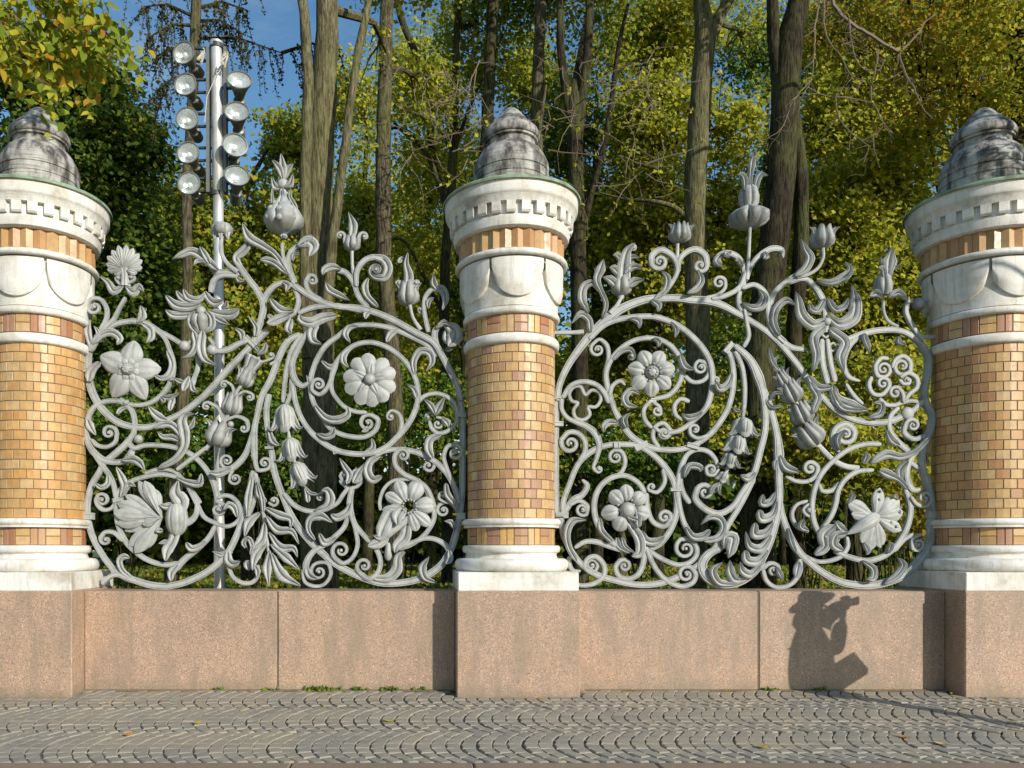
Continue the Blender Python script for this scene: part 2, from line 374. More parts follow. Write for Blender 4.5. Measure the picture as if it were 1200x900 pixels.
lm('copper_apron', [(.715, Z(206.6, .71)), (.728, Z(207.4, .728)), (.731, Z(205, .73)), (.722, Z(203.6, .72)), (.60, Z(203.6, .72)+.022), (.47, Z(203.6, .72)+.05), (.415, Z(203.6, .72)+.085), (.402, Z(203.6, .72)+.13)], COPPER, 96)
lm('dome', [(.402, Z(207, .40)), (.400, Z(197.5, .40)), (.392, Z(197.2, .40)), (.392, Z(196.6, .40)), (.400, Z(196.3, .40)), (.399, Z(187, .40)), (.388, Z(186.6, .40)), (.388, Z(185.8, .40)), (.398, Z(185.4, .40)), (.402, Z(180, .39)), (.396, Z(176, .38)), (.378, Z(171.5, .37)), (.370, Z(171, .37)), (.368, Z(170, .37)), (.352, Z(167.5, .34)), (.318, Z(164.5, .3)), (.285, Z(163, .27)), (.272, Z(162.6, .27)), (.258, Z(160, .26)), (.255, Z(156, .26)), (.262, Z(154.6, .26)), (.282, Z(154, .27)), (.286, Z(152.5, .27)), (.282, Z(150.8, .28)), (.262, Z(150.4, .26)), (.24, Z(149, .25))], DOME, 64, 50)
lm('dome_cap', [(.20, Z(151, .25)), (.288, Z(150.4, .29)), (.303, Z(148.5, .3)), (.306, Z(145.0, .3)), (.300, Z(141.5, .3)), (.282, Z(139.0, .28)), (.276, Z(138.8, .28)), (.235, Z(135.8, .24)), (.228, Z(135.6, .24)), (.18, Z(132.4, .19)), (.13, Z(129.6, .13)), (.09, Z(127.6, .07)), (.05, Z(126, .04)), (.0, Z(125.4, 0))], DOME, 64, 60)
PLF, PLB = -.60, -.02
col_me['plinth'] = MB().box(-.60, .60, PLF, .5, 1.035, Z(670.8, .60), .008).me('plinth', WHITE)
col_me['pedestal'] = MB().box(-PH, PH, -.61, .55, -.35, 1.036, .010).me('pedestal', GRAN)
def brick_mesh(name, r_, da, h, mat, dep=.03, gap=.0036, ch=.003):
    n = 2; v = []; f = []
    for (rr, ins) in ((r_-dep, 0), (r_-ch, 0), (r_, ch)):
        for z in (-h/2+gap+ins, h/2-gap-ins):
            for i in range(n+1):
                a = (-.5+i/n)*(da-2*(gap+ins)/r_); v.append((rr*math.sin(a), -rr*math.cos(a), z))
    m = n+1
    def ring(b): return [b*2*m+i for i in range(m)]+[b*2*m+m+i for i in range(m-1, -1, -1)]
    for b in range(2):
        A, B = ring(b), ring(b+1)
        for i in range(len(A)):
            j = (i+1) % len(A); f.append((A[i], A[j], B[j], B[i]))
    for i in range(n): f.append((4*m+i, 4*m+i+1, 5*m+i+1, 5*m+i))
    return mesh(name, v, f, mat)
zA, zB = Z(607, RS), Z(400.5, RS); ROWS, PER = 18, 22; rh = (zB-zA)/ROWS; da = 2*math.pi/PER
bl0, bl1 = Z(638.8, RS), Z(617.6, RS); bu0, bu1 = Z(388.2, RS), Z(366.4, RS)
bm = {k: brick_mesh('brick', RS, da, rh, m) for k, m in (('L', BR_LEFT), ('M', BR_MID), ('R', BR_RIGHT))}
UN = 10; ua = 2*math.pi/UN
def band_meshes(z0, z1, swap):
    h = z1-z0
    a, b = (BR_YEL, BR_PINK) if swap else (BR_PINK, BR_YEL)
    return h, brick_mesh('band_brick', RS+.001, ua*.5, h/2, a), brick_mesh('band_brick', RS+.001, ua*.25, h, b)
bandm = {(lo, sw): band_meshes(*((bl0, bl1) if lo else (bu0, bu1)), sw) for lo in (0, 1) for sw in (0, 1)}
# zigzag prism bricks
pz0, pz1 = Z(289.2, .54), Z(264.4, .56); NP = 28; pa = 2*math.pi/NP
def prism(mat):
    v = []
    for z in (pz0, pz1):
        for (a, rr) in ((-.5, .505), (-.5, .530), (0, .556), (.5, .530), (.5, .505)):
            aa = a*(pa-.006); v.append((rr*math.sin(aa), -rr*math.cos(aa), z))
    return mesh('prism_brick', v, [(4, 3, 2, 1, 0), (5, 6, 7, 8, 9)]+[(i, (i+1) % 5, 5+(i+1) % 5, 5+i) for i in range(5)], mat)
prm = prism(m_brick('prism_brick_glaze', [Y3, (.50, .28, .12), (.47, .26, .105), Y1, (.44, .23, .095), (.53, .34, .155)]))
# dentils
ND = 27; dz0, dz1 = Z(248.5, .64), Z(234, .64)
def dentil():
    v = []; f = []; w2 = math.pi/ND*.60
    for (z, rr) in ((dz0+.012, .64), (dz0+.03, .652), (dz1, .655)):
        for a in (-w2, w2): v.append((rr*math.sin(a), -rr*math.cos(a), z)); v.append((.60*math.sin(a), -.60*math.cos(a), z))
    f = [(0, 2, 3, 1)]
    for i in range(2):
        a = i*4; b = a+4; f += [(a, b, b+2, a+2), (a, a+1, b+1, b), (a+2, b+2, b+3, a+3)]
    return mesh('dentil', v, f, WHITE)
denm = dentil()
# scallop lobes on the drum
def lobe():
    n = 20; A = math.pi/6*.955; zt = Z(299, .56); v = []; f = []
    zc = Z(313, .55); dep = zc-Z(345, .545)
    def rd(z):
        t = (z-Z(350, .5))/(Z(298, .545)-Z(350, .5)); return .492+.012*min(1, max(0, t))**.7
    for i in range(n+1):
        t = -1+2*i/n; a = A*t; zb = zc-dep*math.sqrt(max(0, 1-t*t)) if abs(t) < 1 else zc
        for k in range(6):
            z = zb+(zt-zb)*k/5; rr = rd(z)+(.046 if k else .030)
            v.append((rr*math.sin(a), -rr*math.cos(a), z))
        rr = rd(zb)-.006; v.append((rr*math.sin(a), -rr*math.cos(a), zb-.004))
    for i in range(n):
        o, p = i*7, i*7+7
        f.append((o+6, p+6, p, o))
        for k in range(5): f.append((o+k, p+k, p+k+1, o+k+1))
    return mesh('scallop_lobe', v, f, WHITE, True, 40)
lobm = lobe()
specs = [('L', COLX[0], 1, 'brick column at the left edge, golden bricks and leaf shadows on its dome'),
         ('M', COLX[1], 0, 'middle brick column standing between the two iron fence panels'),
         ('R', COLX[2], 1, 'brick column at the right edge with branch shadows across its capital')]
for key, cx, sw, lab in specs:
    t = thing('brick_column', (cx, 0, 0), lab, 'column', 'round brick columns of the fence')
    for n_, me in col_me.items(): add(n_, me, t)
    camang = math.atan2(CAMX-cx, 8.4)                     # bearing of the photographed side
    rest = MB()
    for r_ in range(ROWS):
        z = zA+rh*(r_+.5)
        for k in range(PER):
            a = da*(k+(.5 if r_ % 2 else 0))+.04; d = (a-camang+math.pi) % (2*math.pi)-math.pi
            if abs(d) < da*8: add('brick', bm[key], t, (0, 0, z), (0, 0, a+rng.uniform(-.002, .002)))
            else:
                me = bm[key]; ca, sa = math.cos(a), math.sin(a)
                rest.put([(v.co.x*ca-v.co.y*sa, v.co.x*sa+v.co.y*ca, v.co.z+z) for v in me.vertices], [tuple(p.vertices) for p in me.polygons])
    add('brickwork', rest.me('brickwork', {'L': BR_LEFT, 'M': BR_MID, 'R': BR_RIGHT}[key]), t, kind='stuff')
    for lo in (0, 1):
        h, m1, m2 = bandm[(lo, sw if lo else sw)]; z0 = bl0 if lo else bu0
        for k in range(UN):
            a = k*ua+.1
            for q in (0, 1): add('band_brick', m1, t, (0, 0, z0+h*(.25+.5*q)), (0, 0, a))
            for q in (-1, 1): add('band_brick', m2, t, (0, 0, z0+h/2), (0, 0, a+ua/2+q*ua*.125))
    for k in range(NP): add('prism_brick', prm, t, (0, 0, 0), (0, 0, k*pa))
    for k in range(ND): add('dentil', denm, t, (0, 0, 0), (0, 0, (k+.5)*2*math.pi/ND))
    for k in range(6): add('scallop_lobe', lobm, t, (0, 0, 0), (0, 0, k*math.pi/3+.02))
# ================================================================ IRON FENCE PANELS
PY = .08; K = (8.4+PY)/FX                                                   # one drawing unit in metres
BAR = [(-1, -1.1), (-1, .35), (-.88, .8), (-.66, .8), (-.60, .15), (-.52, .84), (0, .88), (.52, .84), (.60, .15), (.66, .8), (.88, .8), (1, .35), (1, -1.1)]
ROD = [(math.cos(a)*1.0, math.sin(a)*1.0) for a in [math.pi*(1+k/4) for k in range(8, 0, -1)]]
LEAF = [(-.96, -.25), (-1, .2), (-.86, .62), (-.68, .78), (-.60, .52), (-.52, .74), (-.30, .62), (-.10, .25), (-.03, -.15), (.03, -.15), (.10, .25), (.30, .62), (.52, .74), (.60, .52), (.68, .78), (.86, .62), (1, .2), (.96, -.25), (.5, -.6), (0, -.65), (-.5, -.6)]
def catmull(P, W, step):
    P = [np.array(p, float) for p in P]; n = len(P)
    if n == 2: P = [P[0], (P[0]+P[1])/2, P[1]]; n = 3
    wi = np.interp(np.linspace(0, 1, n), np.linspace(0, 1, len(W)), W)
    Q = [2*P[0]-P[1]]+P+[2*P[-1]-P[-2]]; out = []; wo = []
    for i in range(n-1):
        p0, p1, p2, p3 = Q[i:i+4]; m = max(2, int(np.linalg.norm(p2-p1)/step+.5))
        d0, d1, d2 = [max(1e-3, np.linalg.norm(b-a)**.5) for a, b in ((p0, p1), (p1, p2), (p2, p3))]
        m1 = (p2-p1)+d1*((p1-p0)/d0-(p2-p0)/(d0+d1)); m2 = (p2-p1)+d1*((p3-p2)/d2-(p3-p1)/(d1+d2))
        for k in range(m):
            t = k/m; out.append((2*t**3-3*t*t+1)*p1+(t**3-2*t*t+t)*m1+(-2*t**3+3*t*t)*p2+(t**3-t*t)*m2); wo.append(wi[i]+(wi[i+1]-wi[i])*t)
    out.append(P[-1]); wo.append(wi[-1]); return out, wo
def spiral_pts(P, W, C, turns=None):
    C = np.array(C, float); p = P[-1]-C; r0 = np.linalg.norm(p); t = P[-1]-P[-2]
    s = 1 if p[0]*t[1]-p[1]*t[0] > 0 else -1; a0 = math.atan2(p[1], p[0])
    if turns is None: turns = 1.25 if r0 > 7 else .95
    r1 = max(1.6, r0*.22); n = int(turns*16); w0 = W[-1]
    for k in range(1, n+1):
        q = k/n; r = r0+(r1-r0)*q**.9; a = a0+s*turns*2*math.pi*q
        P.append(C+r*np.array((math.cos(a), math.sin(a)))); W.append(min(w0, max(1.6, w0*(1-.45*q)), .2*w0+.62*r))
    return P, W
def sweep(P, W, prf, T, y0, lift=(0, 0), eye=None):
    P = np.array(P); n = len(P); m = len(prf)
    t = np.empty_like(P); t[1:-1] = P[2:]-P[:-2]; t[0] = P[1]-P[0]; t[-1] = P[-1]-P[-2]
    t /= np.maximum(1e-6, np.linalg.norm(t, axis=1))[:, None]; nrm = np.stack([-t[:, 1], t[:, 0]], 1)
    v = []; f = []
    for i in range(n):
        q = i/(n-1); lf = lift[0]+(lift[1]-lift[0])*q**2; sc = min(1, .35+W[i]/7)
        for (u, h) in prf:
            p = P[i]+nrm[i]*W[i]/2*u; v.append((px(p[0]), -(y0+lf)-h*T*sc, pz(p[1])))
    for i in range(n-1):
        for k in range(m):
            j = (k+1) % m; f.append((i*m+k, i*m+j, (i+1)*m+j, (i+1)*m+k))
    f.append(tuple(range(m))); f.append(tuple((n-1)*m+k for k in range(m-1, -1, -1)))
    if eye is not None: ball(v, f, eye[0], eye[1], eye[2], y0+lift[1]+.006)
    return v, f
def ball(v, f, cx, cy, r, y0, flat=.8, n=10, m=5):
    o = len(v)
    for i in range(m+1):
        ph = -math.pi/2*.5+(math.pi/2*1.5)*i/m
        for k in range(n):
            a = 2*math.pi*k/n; rr = r*math.cos(ph)
            v.append((px(cx+rr*math.cos(a)), -y0-r*K*flat*math.sin(ph), pz(cy+rr*math.sin(a))))
    for i in range(m):
        for k in range(n):
            j = (k+1) % n; f.append((o+i*n+k, o+i*n+j, o+(i+1)*n+j, o+(i+1)*n+k))
    f.append(tuple(o+k for k in range(n))); f.append(tuple(o+m*n+k for k in range(n)))
ORG = [0, 0]
def px(x): return (x-ORG[0])*K
def pz(y): return (ORG[1]-y)*K
cnt = [0]
def emit(name, v, f, parent, sharp=40):
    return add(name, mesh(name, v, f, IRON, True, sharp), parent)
def element(line, parent):
    """kind x,y x,y ... / widths [@ cx,cy] ; drawing units of the panel's elevation drawing"""
    kind, rest = line.split(None, 1); eye = None
    if '@' in rest: rest, c = rest.split('@'); eye = tuple(float(q) for q in c.split(','))
    pts, ws = rest.split('/'); P = [tuple(float(q) for q in s.split(',')) for s in pts.split()]; W = [float(q) for q in ws.split()]
    cnt[0] += 1; y0 = ((cnt[0]*7) % 23)*.0014
    P, W = catmull(P, W, 2.6)
    e3 = None
    if kind in 'lL' and not eye:
        ds = [0.0]
        for a_, b_ in zip(P[:-1], P[1:]): ds.append(ds[-1]+float(np.linalg.norm(b_-a_)))
        e0 = min(5.0, ds[-1]*.3); e1 = min(max(3.0, W[-1]*.6), ds[-1]*.3)
        W = [w_*(.45+.55*min(1, d_/e0))*math.sqrt(max(.12, 1-max(0, 1-(ds[-1]-d_)/e1)**2)) for w_, d_ in zip(W, ds)]
    if kind in 'b':
        ds = np.concatenate([[0], np.cumsum([float(np.linalg.norm(b_-a_)) for a_, b_ in zip(P[:-1], P[1:])])])
        W = [w_*min(1, .62+.38*d_/3)*(1 if eye else min(1, .62+.38*(ds[-1]-d_)/3)) for w_, d_ in zip(W, ds)]
    if eye: P, W = spiral_pts(P, W, eye); e3 = (eye[0], eye[1], 2.3)
    if kind == 'b': v, f = sweep(P, [w_*.82 for w_ in W], BAR, .020, y0, (0, .008) if eye else (0, 0), e3); name = 'scroll_bar'
    elif kind == 'f': v, f = sweep(P, [w_*.9 for w_ in W], BAR, .026, y0-.01); name = 'frame_bar'
    elif kind == 'r': v, f = sweep(P, W, ROD, .018, y0, (0, 0), e3); name = 'flower_stem'
    elif kind == 'l': v, f = sweep(P, [w_*.98 for w_ in W], LEAF, .024, y0+.010, (0, .03), e3); name = 'scroll_leaf'
    elif kind == 'L': v, f = sweep(P, [w_*.98 for w_ in W], LEAF, .030, y0+.022, (0, .05), e3); name = 'acanthus_leaf'
    return emit(name, v, f, parent)
def collar(parent, x, y, ang, w_, h=5):
    a = R(ang); b = MB()
    for k, (o_, hh, yy) in enumerate(((0, h, .034), (-.34*h, h*.2, .040), (.34*h, h*.2, .040))):
        b.box(-w_/2*K-.001*k, w_/2*K+.001*k, -yy, .03+.001*k, (o_-hh/2)*K, (o_+hh/2)*K)
    o = add('collar', b.me('collar', IRON), parent, (px(x), 0, pz(y)), (0, -a, 0)); return o
def petal_geo(L, W_, cup=.25, notch=0, crease=1, nu=10, nv=14, back=.0, rib=.35, pw=.75, tipw=0.0, T=1.2, rnd=.8):
    """petal lying along +x (units), closed solid; returns verts (x, z, depth)"""
    v = []; f = []
    def outline(s): return (math.sin(math.pi*min(1, s**pw*.97+.015))**rnd*(1-tipw)+tipw*min(1, s*3))*W_/2
    for side in (1, -1):
        for i in range(nu+1):
            s = i/nu
            for k in range(nv+1):
                t = -1+2*k/nv; wv = outline(s); x = s*L*(1-notch*(1-abs(t))**2*s**3)*1.0
                d = cup*W_*(1-t*t)*math.sin(math.pi*s**.8)+back*L*s*s
                d += -crease*max(0, 1-abs(t)*4)*math.sin(math.pi*min(1, s*.9+.05))*1.5
                if rib: d += rib*1.5*abs(math.cos(t*math.pi*2.5))**.6*math.sin(math.pi*min(1, s+.05))
                v.append((x, t*wv, d if side == 1 else d-T))
    m = nv+1; N = (nu+1)*m
    for i in range(nu):
        for k in range(nv):
            a = i*m+k; f.append((a, a+1, a+m+1, a+m)); f.append((N+a, N+a+m, N+a+m+1, N+a+1))
    edge = [k for k in range(m)]+[i*m+nv for i in range(1, nu+1)]+[nu*m+k for k in range(nv-1, -1, -1)]+[i*m for i in range(nu-1, 0, -1)]
    for i, a in enumerate(edge):
        b = edge[(i+1) % len(edge)]; f.append((a, N+a, N+b, b))
    return v, f
def petal(parent, x0, y0, x1, y1, W_, y=.03, name='petal', **kw):
    L = math.hypot(x1-x0, y1-y0); a = math.atan2(y1-y0, x1-x0); v, f = petal_geo(L, W_, **kw); ca, sa = math.cos(a), math.sin(a)
    vv = [(px(x0+p*ca-q*sa), -y-d*K, pz(y0+p*sa+q*ca)) for p, q, d in v]
    return emit(name, vv, f, parent, 50)
def rpetal(parent, cx, cy, ang, r0, L, W_, **kw):
    a = R(ang); return petal(parent, cx+r0*math.cos(a), cy+r0*math.sin(a), cx+(r0+L)*math.cos(a), cy+(r0+L)*math.sin(a), W_, **kw)
def knob(parent, x, y, r, y0=.03, name='rosette_boss', flat=.8):
    v = []; f = []; ball(v, f, x, y, r, y0, flat, 16, 7); return emit(name, v, f, parent, 60)
def beads(parent, cx, cy, r, n, br, y0, name='stamen_ring'):
    v = []; f = []
    for k in range(n):
        a = 2*math.pi*k/n; ball(v, f, cx+r*math.cos(a), cy+r*math.sin(a), br, y0, 1, 6, 3)
    return emit(name, v, f, parent, 60)
def bud(parent, bx, by, ang, prf, n=6, amp=.12, y=0.0, name='bud', seg=60, sharp=50, tip=0):
    """lobed solid of revolution; base at (bx,by), axis heading ang degrees (0 = up, clockwise), prf = (along, radius)"""
    v = []; f = []; a = R(ang); ux, uy = math.sin(a), -math.cos(a); vx, vy = math.cos(a), math.sin(a)
    prf_h = max(1e-3, max(q_[0] for q_ in prf))
    for (s0, r) in prf:
        for k in range(seg):
            ph = 2*math.pi*k/seg; lob = abs(math.cos(n*ph/2)); rr = r*(1-amp+amp*(lob**.45)*1.5-.035*abs(math.cos(n*ph))**4)
            s = s0+tip*lob**1.2*max(0, (s0/prf_h-.6)/.4)
            x = rr*math.cos(ph); d = rr*math.sin(ph)
            v.append((px(bx+ux*s+vx*x), -y-d*K, pz(by+uy*s+vy*x)))
    for i in range(len(prf)-1):
        for k in range(seg):
            j = (k+1) % seg; f.append((i*seg+k, i*seg+j, (i+1)*seg+j, (i+1)*seg+k))
    f.append(tuple(range(seg))); f.append(tuple((len(prf)-1)*seg+k for k in range(seg-1, -1, -1)))
    return emit(name, v, f, parent, sharp)
def tulip(parent, bx, by, ang, w_, h, n=6, horns=True, name='tulip_bud'):
    o = bud(parent, bx, by, ang, [(0, w_*.12), (h*.06, w_*.3), (h*.25, w_*.47), (h*.5, w_*.5), (h*.8, w_*.40), (h, w_*.36), (h*.98, w_*.28), (h*.7, w_*.2)], n, .28, name=name, tip=h*.28)
    if horns:
        a = R(ang); ux, uy = math.sin(a), -math.cos(a); vx, vy = math.cos(a), math.sin(a)
        for s in (-1, 1):
            x0, y0 = bx+ux*h*.55+vx*s*w_*.36, by+uy*h*.55+vy*s*w_*.36
            x1, y1 = bx+ux*h*.95+vx*s*w_*.42, by+uy*h*.95+vy*s*w_*.42; x2, y2 = bx+ux*h*1.12+vx*s*w_*.66, by+uy*h*1.12+vy*s*w_*.66
            element(f'l {x0},{y0} {x1},{y1} {x2},{y2} / {w_*.25} {w_*.22} 1', parent)
    return o
def bell(parent, tx, ty, ang, w_, h, tails=True):
    """flower hanging from (tx,ty); ang 180 = straight down"""
    bud(parent, tx, ty, ang, [(0, w_*.11), (h*.06, w_*.18), (h*.2, w_*.33), (h*.45, w_*.39), (h*.75, w_*.36), (h*.95, w_*.40), (h*.9, w_*.28), (h*.6, w_*.22)], 4, .30, name='bell_flower', tip=h*.30)
    a = R(ang); ux, uy = math.sin(a), -math.cos(a); vx, vy = math.cos(a), math.sin(a)
    petal(parent, tx+ux*h*.12, ty+uy*h*.12, tx+ux*h*1.18, ty+uy*h*1.18, w_*.42, y=w_*.36*K, cup=.3)
    if tails:
        for s in (-1, 1):
            q = [(h*.35, .30), (h*.8, .40), (h*1.05, .56), (h*1.0, .72)]
            element('l '+' '.join(f'{tx+ux*b+vx*s*w_*c},{ty+uy*b+vy*s*w_*c}' for b, c in q)+f' / {w_*.2} {w_*.26} {w_*.16} 1', parent)
def flower(parent, name='flower'):
    return add(name, None, parent)

